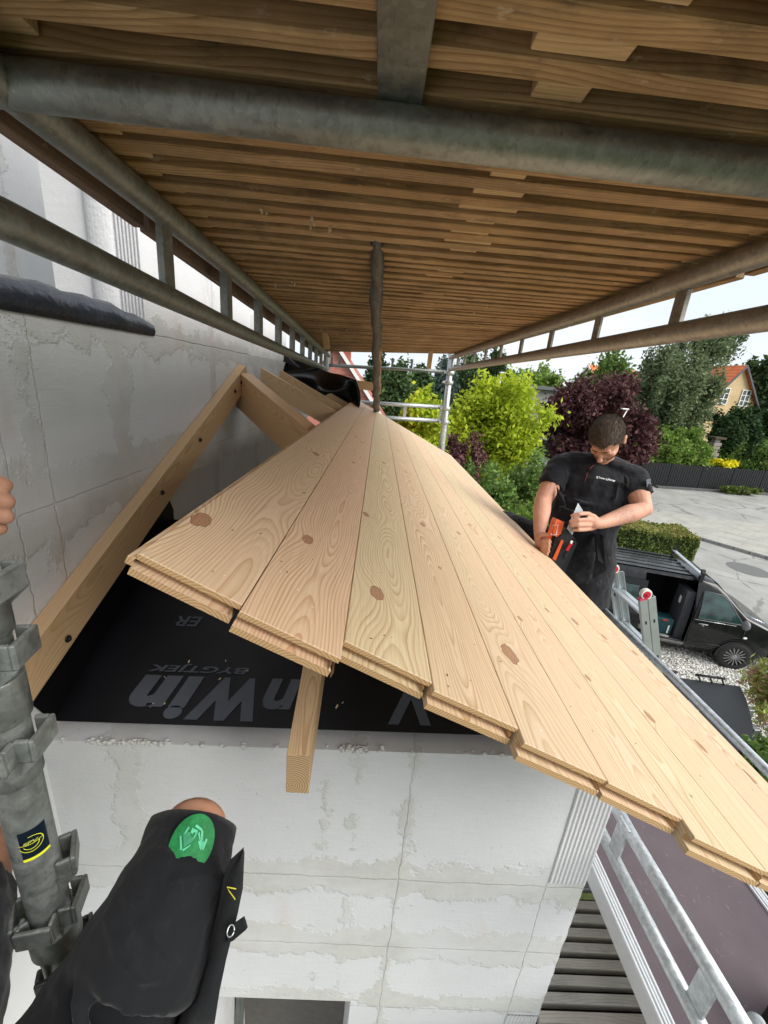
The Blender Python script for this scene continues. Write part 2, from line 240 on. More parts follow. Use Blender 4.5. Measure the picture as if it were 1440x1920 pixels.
# ------------------------------------------------------------------ mesh helpers
class MB:
    def __init__(s): s.v = []; s.f = []; s.uv = []; s.mi = []; s.sm = []
    def face(s, pts, m=0, uv=None, sm=False):
        k = len(s.v); s.v += [tuple(p) for p in pts]; s.f.append(tuple(range(k, k + len(pts))))
        s.uv.append(uv or [(0, 0)] * len(pts)); s.mi.append(m); s.sm.append(sm)
    def box(s, lo, hi, m=0, M=None, grain=1, mend=None, off=(0, 0)):
        x0, y0, z0 = lo; x1, y1, z1 = hi
        c = [(x0, y0, z0), (x1, y0, z0), (x1, y1, z0), (x0, y1, z0), (x0, y0, z1), (x1, y0, z1), (x1, y1, z1), (x0, y1, z1)]
        k = len(s.v); s.v += [tuple(M @ Vector(p)) if M is not None else p for p in c]
        for q, ax in (((0, 3, 2, 1), 2), ((4, 5, 6, 7), 2), ((0, 1, 5, 4), 1), ((2, 3, 7, 6), 1), ((1, 2, 6, 5), 0), ((3, 0, 4, 7), 0)):
            s.f.append(tuple(k + i for i in q)); s.sm.append(False)
            if ax == grain:
                o = [a for a in (0, 1, 2) if a != grain]; s.uv.append([(c[i][o[0]] - (lo[o[0]] + hi[o[0]]) / 2, c[i][o[1]] - (lo[o[1]] + hi[o[1]]) / 2) for i in q]); s.mi.append(m if mend is None else mend)
            else:
                o = [a for a in (0, 1, 2) if a not in (ax, grain)][0]
                s.uv.append([(c[i][o] - (lo[o] + hi[o]) / 2 + off[0] + (.13 if ax == 2 else 0), c[i][grain] + off[1]) for i in q]); s.mi.append(m)
    def beam(s, p0, p1, w, h, up=(0, 0, 1), m=0, mend=None, off=(0, 0), shift=0.0):
        """box whose top edge line runs p0-p1; w across, h downwards"""
        p0 = Vector(p0); p1 = Vector(p1); d = p1 - p0; L = d.length; y = d.normalized(); x = y.cross(Vector(up)).normalized(); z = x.cross(y)
        M = Matrix(((x.x, y.x, z.x, p0.x), (x.y, y.y, z.y, p0.y), (x.z, y.z, z.z, p0.z), (0, 0, 0, 1)))
        s.box((-w / 2 + shift, 0, -h), (w / 2 + shift, L, 0), m, M, 1, mend, off)
    def ring(s, c, d, r, n, up=None, ry=None):
        d = Vector(d).normalized(); a = Vector(up) if up else (Vector((0, 0, 1)) if abs(d.z) < .9 else Vector((0, 1, 0)))
        x = d.cross(a).normalized(); y = x.cross(d)
        return [tuple(Vector(c) + x * (r * math.cos(2 * math.pi * i / n)) + y * ((ry or r) * math.sin(2 * math.pi * i / n))) for i in range(n)]
    def loft(s, rings, m=0, caps=True, sm=True, closed=True):
        k = len(s.v); n = len(rings[0])
        for r in rings: s.v += [tuple(p) for p in r]
        for j in range(len(rings) - 1):
            for i in range(n if closed else n - 1):
                i2 = (i + 1) % n; a = k + j * n
                s.f.append((a + i, a + i2, a + n + i2, a + n + i)); s.sm.append(sm); s.mi.append(m)
                s.uv.append([(i / n * .2, j * .1), ((i + 1) / n * .2, j * .1), ((i + 1) / n * .2, j * .1 + .1), (i / n * .2, j * .1 + .1)])
        if caps:
            for q, rev in ((0, True), (len(rings) - 1, False)):
                idx = [k + q * n + i for i in range(n)]
                s.f.append(tuple(reversed(idx)) if rev else tuple(idx)); s.sm.append(False); s.mi.append(m); s.uv.append([(0, 0)] * n)
    def tube(s, path, r, n=16, m=0, caps=True, up=None, ry=None):
        P = [Vector(p) for p in path]; rs = r if isinstance(r, (list, tuple)) else [r] * len(P); rg = []
        for i, p in enumerate(P):
            d = (P[min(i + 1, len(P) - 1)] - P[max(i - 1, 0)]); rg.append(s.ring(p, d, rs[i], n, up, (ry[i] if isinstance(ry, (list, tuple)) else ry)))
        s.loft(rg, m, caps)
    def ball(s, c, r, m=0, n=12, M=None):
        rx, ry, rz = r if isinstance(r, (tuple, list)) else (r, r, r); rg = []
        for j in range(n // 2 + 1):
            a = -math.pi / 2 + math.pi * j / (n // 2); cr = max(math.cos(a), 1e-3)
            ring = [Vector((rx * cr * math.cos(2 * math.pi * i / n), ry * cr * math.sin(2 * math.pi * i / n), rz * math.sin(a))) for i in range(n)]
            rg.append([tuple((M @ p if M is not None else p) + Vector(c)) for p in ring])
        s.loft(rg, m)
    def prism(s, poly, axis, a, b, m=0, M=None):
        """extrude a polygon (2D in the other two axes) along axis"""
        def P(p, t): q = list(p); q.insert(axis, t); return tuple(M @ Vector(q)) if M is not None else tuple(q)
        s.face([P(p, a) for p in poly], m, [tuple(p) for p in poly]); s.face([P(p, b) for p in reversed(poly)], m, [tuple(p) for p in reversed(poly)])
        for i in range(len(poly)):
            p, q = poly[i], poly[(i + 1) % len(poly)]; l = math.dist(p, q)
            s.face([P(q, a), P(p, a), P(p, b), P(q, b)], m, [(a, 0), (a, l), (b, l), (b, 0)])
    def build(s, name, mats, parent=None, bevel=0.0, seg=2, weld=False, loc=None):
        me = bpy.data.meshes.new(name); o = bpy.data.objects.new(name, me)
        L = Vector(loc) if loc is not None else (parent_world(parent) if parent else Vector((0, 0, 0)))
        V = np.array(s.v, float) - np.array(L)
        me.from_pydata(V.tolist(), [], s.f)
        for m in (mats if isinstance(mats, (list, tuple)) else [mats]): me.materials.append(m)
        ul = me.uv_layers.new(name="UVMap"); ul.data.foreach_set("uv", np.array([c for u in s.uv for c in u], float).ravel())
        me.polygons.foreach_set("material_index", s.mi); me.polygons.foreach_set("use_smooth", s.sm)
        me.validate(); me.update()
        if parent: o.parent = parent
        elif loc is not None: o.location = L
        COL.objects.link(o)
        if weld:
            w = o.modifiers.new('weld', 'WELD'); w.merge_threshold = .0004
        if bevel:
            b = o.modifiers.new('bevel', 'BEVEL'); b.width = bevel; b.segments = seg; b.limit_method = 'ANGLE'; b.angle_limit = R(35)
        return o
def parent_world(p):
    v = Vector((0, 0, 0))
    while p: v += p.location; p = p.parent
    return v
def tag(o, label, cat, group=None):
    o['label'] = label; o['category'] = cat
    if group: o['group'] = group
    return o
def thing(name, label, cat, loc=(0, 0, 0), group=None):
    o = bpy.data.objects.new(name, None); o.empty_display_size = .1; COL.objects.link(o); o.location = loc; return tag(o, label, cat, group)
def struct(o, kind='structure'): o['kind'] = kind; return o
def text(name, s, size, M, mat, parent, shear=0.0, bold=0.0, extrude=.0006, width=None, height=None):
    cu = bpy.data.curves.new(name, 'FONT'); cu.body = s; cu.size = size; cu.shear = shear; cu.offset = bold; cu.extrude = extrude
    t = bpy.data.objects.new(name, cu); COL.objects.link(t); bpy.context.view_layer.update()
    me = bpy.data.meshes.new_from_object(t.evaluated_get(bpy.context.evaluated_depsgraph_get())); bpy.data.objects.remove(t)
    n = len(me.vertices); co = np.empty(n * 3); me.vertices.foreach_get('co', co); co = co.reshape(-1, 3)
    lo = co.min(0); hi = co.max(0)
    if width: co[:, 0] = (co[:, 0] - lo[0]) * width / (hi[0] - lo[0])
    if height: co[:, 1] = (co[:, 1] - lo[1]) * height / (hi[1] - lo[1])
    Mn = np.array(M); w = co @ Mn[:3, :3].T + Mn[:3, 3] - np.array(parent_world(parent)); me.vertices.foreach_set('co', w.ravel()); me.update()
    me.materials.clear(); me.materials.append(mat); o = bpy.data.objects.new(name, me); o.parent = parent; COL.objects.link(o); return o
def frame(o, x, y):
    x = Vector(x).normalized(); y = Vector(y); y = (y - x * y.dot(x)).normalized(); z = x.cross(y)
    return Matrix(((x.x, y.x, z.x, o[0]), (x.y, y.y, z.y, o[1]), (x.z, y.z, z.z, o[2]), (0, 0, 0, 1)))
# ------------------------------------------------------------------ materials
M = {}
M['galv'] = galv('galvanised_steel'); M['galv_far'] = galv('galvanised_bright', (.50, .53, .55), .42, False)
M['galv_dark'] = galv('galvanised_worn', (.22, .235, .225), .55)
M['alu'] = flat('aluminium', (.72, .74, .76), .32, .5, .85, .08, 14)
PL, PD = (.62, .41, .22), (.40, .20, .082)
M['stud'] = wood('spruce_stud', (.66, .46, .27), (.45, .265, .13), 3, 150, .03, .03, (), contrast=.8)
M['stud_red'] = wood('spruce_stud_pink', (.63, .41, .23), (.43, .235, .115), 8, 130, .05, .02, (), contrast=.8)
M['tail'] = wood('rafter_tail_wood', (.66, .47, .28), (.40, .245, .12), 12, 260, .16, .01, (), contrast=1.1)
M['tail_end'] = endgrain('rafter_end_grain', (.66, .47, .28), (.27, .14, .06), 190, (-.012, -.03))
M['board_end'] = endgrain('board_end_grain', (.62, .42, .22), (.38, .21, .09), 240, (.03, -.05))
M['black'] = flat('black_membrane', (.006, .0065, .009), .42, .35, 0, .3, 12, .05)
M['print'] = flat('membrane_print', (.075, .085, .105), .5, .3, 0, .12, 9)
M['skin'] = None
# aerated concrete: smooth white block, ragged grey-green filler along the joints
def aac(name, plane, seedv=0.0, base=(.64, .65, .67)):
    n = NT(name, .85, .15); p = n.pos(); X, Y, Z = n.sep(p)
    a = X if plane == 'xz' else Y
    ln = n.noise(n.comb(n.math('MULTIPLY', a, 9.0), n.math('MULTIPLY', Z, 260.0), seedv), 1, 3, .6)      # saw lines along the block
    big = n.noise(p, 2.0, 4, .6)
    c = n.ramp(big, [(.3, tuple(x * .90 for x in base)), (.7, base)])
    c = n.mix(.16, c, n.ramp(ln, [(.3, .6), (.6, 1.0)]), 'MULTIPLY')
    # bands of filler following bed joints (z) and perpends (a)
    wob = n.math('MULTIPLY', n.math('SUBTRACT', n.noise(p, 7.0, 6, .72), .5), .26)
    def band(coord, centre, half, sub=None):
        d = n.math('ABSOLUTE', n.math('SUBTRACT', coord, centre)); d = n.math('ADD', d, wob)
        return n.math('MULTIPLY', n.math('SUBTRACT', half, d), 60.0, clamp=True)
    M_ = None
    for kind, cen, half in BANDS[name]:
        b = band(Z if kind == 'z' else a, cen, half); M_ = b if M_ is None else n.math('MAXIMUM', M_, b)
    fil = n.ramp(n.noise(p, 16, 6, .7), [(.3, (.40, .395, .35)), (.7, (.53, .525, .475))])
    c = n.mix(n.math('MULTIPLY', M_, n.ramp(n.noise(p, 3.1, 3, .5), [(.35, .14), (.62, .58)])), c, fil)
    # thin joint lines
    J = None
    for kind, cen in JOINTS[name]:
        w2 = n.math('MULTIPLY', n.math('SUBTRACT', n.noise(p, 14, 5, .8), .5), .028)
        d = n.math('ABSOLUTE', n.math('ADD', n.math('SUBTRACT', Z if kind == 'z' else a, cen), w2))
        b = n.math('SUBTRACT', 1.0, n.math('MULTIPLY', d, 330.0), clamp=True); J = b if J is None else n.math('MAXIMUM', J, b)
    c = n.mix(n.math('MULTIPLY', J, n.ramp(n.noise(p, 4.3, 3, .6), [(.4, .08), (.6, .55)])), c, (.30, .29, .26))
    sp = n.noise(p, 75, 2, .5); c = n.mix(n.ramp(sp, [(.74, 0.0), (.78, .7)]), c, (.22, .20, .17))
    pk = n.noise(n.comb(n.math('MULTIPLY', X, 5.0), n.math('MULTIPLY', Y, 5.0), n.math('MULTIPLY', Z, 1.2)), 1.6, 4)
    c = n.mix(n.ramp(pk, [(.60, 0.0), (.75, .35)]), c, (.55, .44, .40))
    n.color(c)
    hgt = n.math('ADD', n.math('MULTIPLY', ln, .3), n.math('ADD', n.math('MULTIPLY', M_, 1.2), n.math('MULTIPLY', J, -2.0)))
    hgt = n.math('ADD', hgt, n.math('MULTIPLY', n.noise(p, 55, 5, .75), .8)); n.bump(hgt, .5, .0035); return n.m

# ================================================================== GROUND
def sheet(name, poly, z, mat, kind='structure'):
    b = MB(); b.face([(x, y, z) for x, y in poly], 0, [(x, y) for x, y in poly]); return struct(b.build(name, mat), kind)
g_n = NT('garden_soil', .95, .1); gp = g_n.pos()
g_n.color(g_n.ramp(g_n.noise(gp, .8, 7, .65), [(.3, (.035, .05, .016)), (.55, (.06, .085, .025)), (.75, (.10, .095, .05))])); g_n.bump(g_n.noise(gp, 14, 4), .6, .05)
sheet('ground', [(-600, -600), (600, -600), (600, 600), (-600, 600)], G - .02, g_n.m)
r_n = NT('old_asphalt', .88, .25); rp = r_n.pos()
rc = r_n.ramp(r_n.noise(rp, .9, 6, .6), [(.3, (.27, .265, .25)), (.7, (.40, .395, .375))])
rc = r_n.mix(.55, rc, r_n.ramp(r_n.noise(rp, 55, 3, .7), [(.3, .62), (.7, 1.1)]), 'MULTIPLY')
cr = r_n.voro(r_n.mapp(rp, (1, 1, 0)), .32, 'DISTANCE_TO_EDGE'); crn = r_n.math('ADD', cr, r_n.math('MULTIPLY', r_n.math('SUBTRACT', r_n.noise(rp, 3, 4), .5), .05))
rc = r_n.mix(r_n.ramp(crn, [(.004, .55), (.012, 0.0)]), rc, (.11, .105, .095)); r_n.color(rc); r_n.bump(r_n.noise(rp, 90, 3), .4, .01)
sheet('road', [(3.2, 8.9), (9.6, 5.6), (22, -8), (60, -20), (60, 24), (29.5, 27.3), (19.4, 26.3), (15.0, 38), (12, 60), (6, 60), (8.6, 27), (9.3, 16.4), (4.6, 14.2)], G, r_n.m)
k_n = NT('grey_pavement', .9, .2); kp = k_n.pos()
kc = k_n.ramp(k_n.noise(kp, 1.4, 6, .65), [(.3, (.30, .29, .26)), (.7, (.42, .41, .37))])
br = k_n.t.nodes.new('ShaderNodeTexBrick'); k_n.l(k_n.mapp(kp, (1, 1, 1), (0, 0, 0), (0, 0, .9)), br.inputs[0]); br.inputs['Scale'].default_value = 1.0
br.inputs['Mortar Size'].default_value = .012; br.inputs['Brick Width'].default_value = .8; br.inputs['Row Height'].default_value = .6
kc = k_n.mix(k_n.math('MULTIPLY', br.outputs['Fac'], .3), kc, (.12, .12, .10)); k_n.color(kc); k_n.bump(k_n.noise(kp, 60, 3), .3, .01)
pv = MB(); pvp = [(11.6, 18.8), (15.2, 14.0), (17.5, 10.8), (30, -4), (60, -14), (60, 20), (30, 18.4), (19, 18.6), (13.3, 19.6)]
pv.prism(pvp, 2, G + .004, G + .11); struct(pv.build('pavement', k_n.m))
ks = flat('kerb_stone', (.26, .255, .24), .9, .2, 0, .2, 8)
kb = MB()
for (a, b) in (((11.55, 18.75), (15.15, 13.95)), ((15.15, 13.95), (17.45, 10.75)), ((17.45, 10.75), (30, -4.1))):
    n = 12; a = Vector((*a, G)); b_ = Vector((*b, G))
    for i in range(n): kb.beam(a.lerp(b_, i / n) + Vector((0, 0, .125)), a.lerp(b_, (i + .96) / n) + Vector((0, 0, .125)), .13, .14)
struct(kb.build('kerb', ks))
# darker line of kerb stones along the black fence
kb = MB(); a = Vector((19.0, 26.15, G + .12)); b_ = Vector((33, 27.35, G + .12))
for i in range(24): kb.beam(a.lerp(b_, i / 24), a.lerp(b_, (i + .97) / 24), .35, .13)
struct(kb.build('kerb', flat('dark_kerb', (.10, .10, .10), .9)))
pt = MB(); pt.face([(13.35 + .62 * math.cos(t), 12.75 + .62 * math.sin(t), G + .004) for t in np.linspace(0, 2 * math.pi, 33)[:-1]]); struct(pt.build('road_patch', flat('dark_asphalt', (.15, .15, .15), .9, .2, 0, .12, 40)))
gv_n = NT('white_gravel', .85, .2); gvp = gv_n.pos(); vo = gv_n.voro(gvp, 34, 'F1', 1); vs = gv_n.sep(vo)
gc = gv_n.ramp(vs[0], [(0, (.10, .095, .08)), (.3, (.34, .33, .30)), (.6, (.58, .56, .52)), (1, (.78, .77, .74))]); gv_n.color(gc); gv_n.bump(gv_n.voro(gvp, 34), .8, .02)
sheet('gravel_bed', [(1.9, 8.8), (4.2, 9.6), (9.3, 7.9), (9.0, 6.1), (7.6, 4.0), (1.9, 3.2)], G + .008, gv_n.m)
gs = MB(); gm = [flat('pebble_white', (.72, .71, .67), .8), flat('pebble_grey', (.40, .38, .34), .8), flat('pebble_dark', (.17, .16, .14), .8)]
for i in range(9000):
    x = random.uniform(4.9, 8.9); y = random.uniform(5.4, 7.7); r = random.uniform(.012, .027); a = random.uniform(0, 3.1); M_ = Matrix.Rotation(a, 3, 'Z') @ Matrix.Diagonal((1.3, .85, .6))
    c = Vector((x, y, G + .012)); k = len(gs.v); P = [(1, 0, 0), (0, 1, 0), (-1, 0, 0), (0, -1, 0), (.3, .2, 1.1)]
    gs.v += [tuple(c + M_ @ (Vector(p) * r)) for p in P]; mi = random.choice((0, 0, 0, 1, 1, 2))
    for q in ((0, 1, 4), (1, 2, 4), (2, 3, 4), (3, 0, 4)): gs.f.append(tuple(k + j for j in q)); gs.uv.append([(0, 0)] * 3); gs.mi.append(mi); gs.sm.append(False)
struct(gs.build('loose_gravel', gm), 'stuff')
# ================================================================== WALLS OF THE HOUSE UNDER CONSTRUCTION
BANDS = {'aac_front': [('z', -1.50, .085), ('z', -1.83, .085), ('a', -.63, .05), ('a', .03, .012), ('a', .19, .018), ('z', -2.16, .05), ('a', -.06, .0)],
         'aac_side': [('z', -.38, .10), ('z', .085, .06), ('a', 1.38, .055), ('a', 2.16, .035), ('a', 1.02, .02), ('a', 2.9, .06), ('z', -.75, .08), ('z', .60, .03)]}
JOINTS = {'aac_front': [('z', -1.50), ('z', -1.84), ('a', .183), ('a', .665), ('z', -2.2)], 'aac_side': [('z', -.385), ('z', .09), ('a', .93), ('a', 2.19), ('z', -.75), ('z', .58), ('a', 1.05)]}
M['aac_front'] = aac('aac_front', 'xz', 0); M['aac_side'] = aac('aac_side', 'yz', 5, (.69, .695, .71))
M['aac_plain'] = flat('aac_cut', (.56, .56, .55), .9, .1, 0, .06, 60, .4)
M['aac_ribs'] = flat('aac_ribbed', (.58, .585, .60), .9, .1, 0, .05, 90, .5)
YF, XC = .87, .79
wall = thing('block_wall', 'white aerated concrete wall with smeared grey filler below the black membrane', 'wall', (-.02, YF, G))
b = MB()
def topz(x): return -.978 + .033 * x
# window opening: x -.42 .. .075, top -2.17
def wb_(x0, x1, z0, z1a, z1b, y0=YF, y1=YF + .34):
    c = [(x0, y0, z0), (x1, y0, z0), (x1, y0, z1b), (x0, y0, z1a)]; d = [(x, y1, z) for x, _, z in c]
    b.face(c); b.face(list(reversed(d)))
    for i in range(4): b.face([c[i], d[i], d[(i + 1) % 4], c[(i + 1) % 4]][::-1])
wb_(-.84, -.42, G, topz(-.84), topz(-.42)); wb_(-.42, .075, -2.17, topz(-.42), topz(.075)); wb_(-.42, .075, G, -3.3, -3.3); wb_(.075, .70, G, topz(.075), topz(.70))
b.build('wall', M['aac_front'], wall)
# right-hand corner: chipped edge, ribbed block end above, smooth block below
b = MB(); nz = 150; zs = np.linspace(topz(.75), G, nz)
jit = [.0022 * rng.standard_normal() + (.006 * rng.random() if rng.random() < .12 else 0) for _ in zs]
for i in range(nz - 1):
    z0, z1 = zs[i], zs[i + 1]; x0, x1 = XC - abs(jit[i]) + .0, XC - abs(jit[i + 1])
    b.face([(.70, YF, z1), (x1, YF, z1), (x0, YF, z0), (.70, YF, z0)])
    b.face([(x1, YF, z1), (XC, YF + .012, z1), (XC, YF + .012, z0), (x0, YF, z0)])
    b.face([(XC, YF + .012, z1), (XC, 4.9, z1), (XC, 4.9, z0), (XC, YF + .012, z0)])
b.face([(.70, YF, zs[0]), (XC, YF, zs[0]), (XC, 4.9, zs[0]), (.70, 4.9, zs[0])])
b.face([(.70, YF + .34, zs[0]), (.70, 4.9, zs[0]), (.70, 4.9, G), (.70, YF + .34, G)])
b.build('corner_block', M['aac_front'], wall)
b = MB()
for zr0, zr1 in ((-1.475, topz(.7) - .004), (-3.2, -2.215)):
    prof = []; n = 8
    x = .668
    while x < XC - .008:
        prof += [(x, YF - .0015), (x + .003, YF - .0042), (x + .0065 + .001 * math.sin(x * 900), YF - .0042), (x + .0105, YF - .0015)]; x += .0135 + .0012 * math.sin(x * 700)
    for i in range(len(prof) - 1):
        (xa, ya), (xb, yb) = prof[i], prof[i + 1]; b.face([(xa, ya, zr0), (xb, yb, zr0), (xb, yb, zr1), (xa, ya, zr1)])
b.build('ribbed_end', M['aac_ribs'], wall)
# crumbs of glue along the top edge
b = MB()
for i in range(170):
    x = random.choice((random.uniform(-.72, -.5), random.uniform(-.8, .62))); r = random.uniform(.002, .006)
    b.ball((x, YF + random.uniform(-.004, .012), topz(x) + random.uniform(-.006, .004)), (r * 1.6, r, r), 0, 6)
for i in range(36):
    x = random.uniform(-.03, .045); r = random.uniform(.003, .007); b.ball((x, YF + random.uniform(-.002, .012), topz(x) + .002), (r * 1.4, r, r), 0, 6)
b.build('glue_crumbs', M['aac_plain'], wall)
b = MB(); b.box((-.44, YF + .30, -3.4), (.10, YF + .33, -2.15)); b.build('room_shade_panel', flat('dark_room', (.13, .12, .11), .9), wall)  # dark panel across the opening; shade of the room behind put into its colour
b = MB(); b.tube([(-.37, 1.1, -2.05), (-.42, 1.02, -3.2)], .02, 12); tag(b.build('steel_prop', M['galv_dark'], loc=(-.42, 1.02, -3.2)), 'grey steel tube standing in the dark window opening under the white wall', 'prop')

lw = thing('house_wall', 'tall white block wall with ragged filler joints on the left', 'wall', (-.99, 1, G))
b = MB(); XW = -.84
b.box((-1.14, -2.5, G), (XW, 3.9, .09)); b.box((-1.14, 3.901, G), (XW, 5.05, -.10)); b.box((-1.14, 1.58, .091), (XW, 2.75, 1.4)); b.box((-1.14, 2.75, .091), (XW - .015, 3.9, .34)); b.box((-1.14, -2.5, .091), (XW, .35, 1.4)); b.box((-1.14, .35, 1.25), (XW, 1.58, 1.4))
b.build('wall', M['aac_side'], lw)
b = MB()      # reveal of the opening: half-round grip groove and ribs
xg = -1.01; y0 = 1.579; pr = []
for k in range(13):
    t = math.pi * k / 12; pr.append((xg + .045 - .045 * math.cos(t), y0 + .0 - .022 * math.sin(t)))
x = -.915
while x < XW - .006: pr += [(x, y0), (x + .003, y0 - .006), (x + .006, y0 - .006), (x + .009, y0)]; x += .0115
pr.append((XW - .001, y0))
for i in range(len(pr) - 1):
    (xa, ya), (xb, yb) = pr[i], pr[i + 1]; b.face([(xa, ya, .10), (xb, yb, .10), (xb, yb, 1.24), (xa, ya, 1.24)])
b.build('ribbed_reveal', M['aac_ribs'], lw)
b = MB(); b.box((-1.9, .2, -.4), (-1.75, 6, 2.2)); tag(b.build('partition_wall', M['aac_side'], loc=(-1.8, 1, -.4)), 'pale block partition seen through the opening above the black flashing', 'wall')
b = MB(); b.box((-1.5, .55, .08), (-1.16, .995, .5)); tag(b.build('window_frame_piece', flat('dark_red', (.05, .008, .01), .5), loc=(-1.3, .8, .08)), 'dark red frame edge at the left margin above the flashing', 'frame')
# flashing: black sill foil folded over the wall
b = MB(); N = 22; rows = []
for i in range(N + 1):
    t = i / N; y = .72 + t * .90; w = .004 * math.sin(t * 19) + .003 * math.sin(t * 43)
    hgt = .058 * (1 - .12 * math.sin(t * 8)) * (1 if t < .93 else 1 - .3 * (t - .93) / .07)
    rows.append([(-1.12, y, .094 + hgt * 1.25 + w), (-.86, y, .097 + hgt + w), (XW + .006 + w * .6, y, .094 + hgt * .8), (XW + .012 + w, y, .094 + hgt * .25), (XW + .006, y, .078 + .012 * t), (XW + .002, y, .074 + .012 * t)])
b.loft(rows, 0, False, True, False)
fl = NT('dusty_foil', .33, .5); fp = fl.pos(); fc = fl.ramp(fl.noise(fp, 6, 4), [(.3, (.012, .015, .024)), (.7, (.03, .036, .052))])
fc = fl.mix(fl.ramp(fl.noise(fp, 24, 6, .8), [(.58, 0.0), (.78, .6)]), fc, (.30, .31, .32)); fl.color(fc); fl.bump(fl.noise(fp, 30, 3, .6), .5, .008)
tag(b.build('sill_flashing', fl.m, loc=(XW, 1.2, .09)), 'crumpled dark blue-black foil flashing draped over the wall sill', 'flashing')
# ================================================================== MEMBRANE WITH PRINT
def mz(y): return .45 * (y - YF) - .965
mem = thing('roof_membrane', 'black printed membrane sheet spread over the top of the white wall', 'membrane', (0, .95, -.95))
b = MB(); rows = []
for i in range(30):
    y = .908 + (1.66 - .908) * i / 29; row = []
    for j in range(30):
        x = XW + .004 + (XC - .03 - XW) * j / 29; row.append((x, y, min(mz(y) + .035 * x, -.43 - .4706 * x)))
    rows.append(row)
b.loft(rows, 0, False, True, False); b.build('sheet', M['black'], mem)
b = MB(); rows = []
for i in range(16):
    t = i / 15; y = .885 + .765 * t; z0 = mz(y) - .028; hh = .10 - .0 * t; xx = XW + .010
    rows.append([(xx, y - .02 * 0, z0), (xx + .002, y, z0 + hh * .5), (xx - .002, y - .03, z0 + hh + .02)])
b.loft(rows, 0, False, True, False); b.build('wall_upstand', flat('black_fold', (.003, .003, .004), .55, .2), mem)
nrm = Vector((-.035, -.45, 1)).normalized()
def mpt(x, y, up=.003): return Vector((x, y, mz(y) + .035 * x + up))
def mtext(name, s, xr, xl, ybase, ytop, shear, bold):
    o = mpt(xr, ybase); Mx = frame(o, mpt(xl, ybase) - o, mpt(xr, ytop) - o)
    return text(name, s, .1, Mx, M['print'], mem, shear, bold, .0003, width=(mpt(xl, ybase) - o).length, height=(mpt(xr, ytop) - o).length)
mtext('big_print', 'W', -.285, -.480, 1.034, .920, .22, .006)
mtext('big_print', 'i', -.462, -.542, 1.034, .920, .22, .006)
mtext('big_print', 'n', -.525, -.657, 1.034, .948, .22, .006)
mtext('big_print', 'n', -.165, -.270, 1.036, .952, .22, .0035)
mtext('big_print', 'V', .225, .10, 1.045, .925, .1, .0035)
mtext('small_print', 'BYGTJEK', -.335, -.640, 1.070, 1.045, .22, .002)
mtext('small_print', 'ER', -.54, -.625, 1.225, 1.19, .22, .002)
b = MB()
for i in range(14):
    x, y = random.uniform(-.7, .4), random.uniform(.92, 1.12); c = mpt(x, y, .002); a = random.uniform(0, 3.1); l = random.uniform(.002, .006); d = Vector((math.cos(a), math.sin(a), .3)) * l; w = Vector((-math.sin(a), math.cos(a), .45)) * l * .35
    b.face([tuple(c - d - w), tuple(c + d - w), tuple(c + d + w + Vector((0, 0, .001))), tuple(c - d + w)])
struct(b.build('wood_chips', flat('pale_chips', (.62, .50, .34), .9)), 'stuff')
# ================================================================== ROOF CARPENTRY
TA = R(25.2); ES = Vector((math.cos(TA), 0, -math.sin(TA))); NR = Vector((math.sin(TA), 0, math.cos(TA))); RD = -.30738
def rp_(s, y, h=0.0): return ES * s + NR * (RD + h) + Vector((0, y, 0))
def hipz(y): return .42 * y - 1.0401
ra = 'spruce'
wr_ = MB(); p0 = Vector((XW + .0245, .76, hipz(.76) - .006)); p1 = Vector((XW + .0245, 2.55, hipz(2.55) - .006))
wr_.beam(p0, p1, .045, .118)
o = wr_.build('wall_rafter', [M['stud']], None, .0015, loc=p0); tag(o, 'long sloping spruce timber screwed flat against the left white wall', 'rafter')
# big screws in it
M['screw'] = flat('dark_screw', (.05, .045, .04), .4, .5, .7)
for y in (1.50, 1.86, 2.34, 2.45, .955):
    sc = MB(); c = Vector((XW + .048, y, hipz(y) - (.062 if y > 1 else .10))); sc.tube([c, c + Vector((.004, 0, 0))], .010, 12); sc.tube([c + Vector((.004, 0, 0)), c + Vector((.009, 0, 0))], .0055, 6); sc.build('screw_head', M['screw'], o)
# hip rafter, common rafters, jack rafter tail
hip = MB(); a = Vector((XW + .055, 2.50, -.388 - .4706 * (XW + .055))); c_ = Vector((.72, .96, -.392 - .4706 * .72)); hip.beam(a, c_, .075, .20, shift=.0)
tag(hip.build('hip_rafter', [M['stud_red']], None, .002, loc=a), 'thick spruce hip rafter running from the wall peak down under the boards', 'rafter')
for i, (y, lab) in enumerate(((3.05, 'first thin spruce rafter behind the thick hip rafter'), (3.62, 'second thin spruce rafter, nearest the black plastic sheet'), (4.25, 'spruce rafter hidden mostly under the far end of the boards'), (4.85, 'last spruce rafter at the far end of the boarded roof'))):
    c = MB(); s0 = (XW + .133) / math.cos(TA); c.beam(rp_(s0, y, -.030), rp_(1.0, y, -.030), .048, .125)
    tag(c.build('common_rafter', M['stud'], None, .0015, loc=rp_(s0, y, -.03)), lab, 'rafter', 'rafters under the boards')
jr = MB(); xj = -.1085; y0 = .662; jr.beam((xj, y0, hipz(y0) - .004), (xj, 1.78, hipz(1.78) - .004), .05, .10, m=0, mend=1)
# plumb-cut end: shear the end face
for k in range(8):
    v = Vector(jr.v[k])
    if v.y < 1.0: jr.v[k] = (v.x, y0, v.z + (y0 - v.y) * .42)
o = jr.build('rafter_tail', [M['tail'], M['tail_end']], None, .0012, loc=(xj, y0, -.86)); tag(o, 'square rafter end with growth rings jutting toward the viewer below the boards', 'rafter')
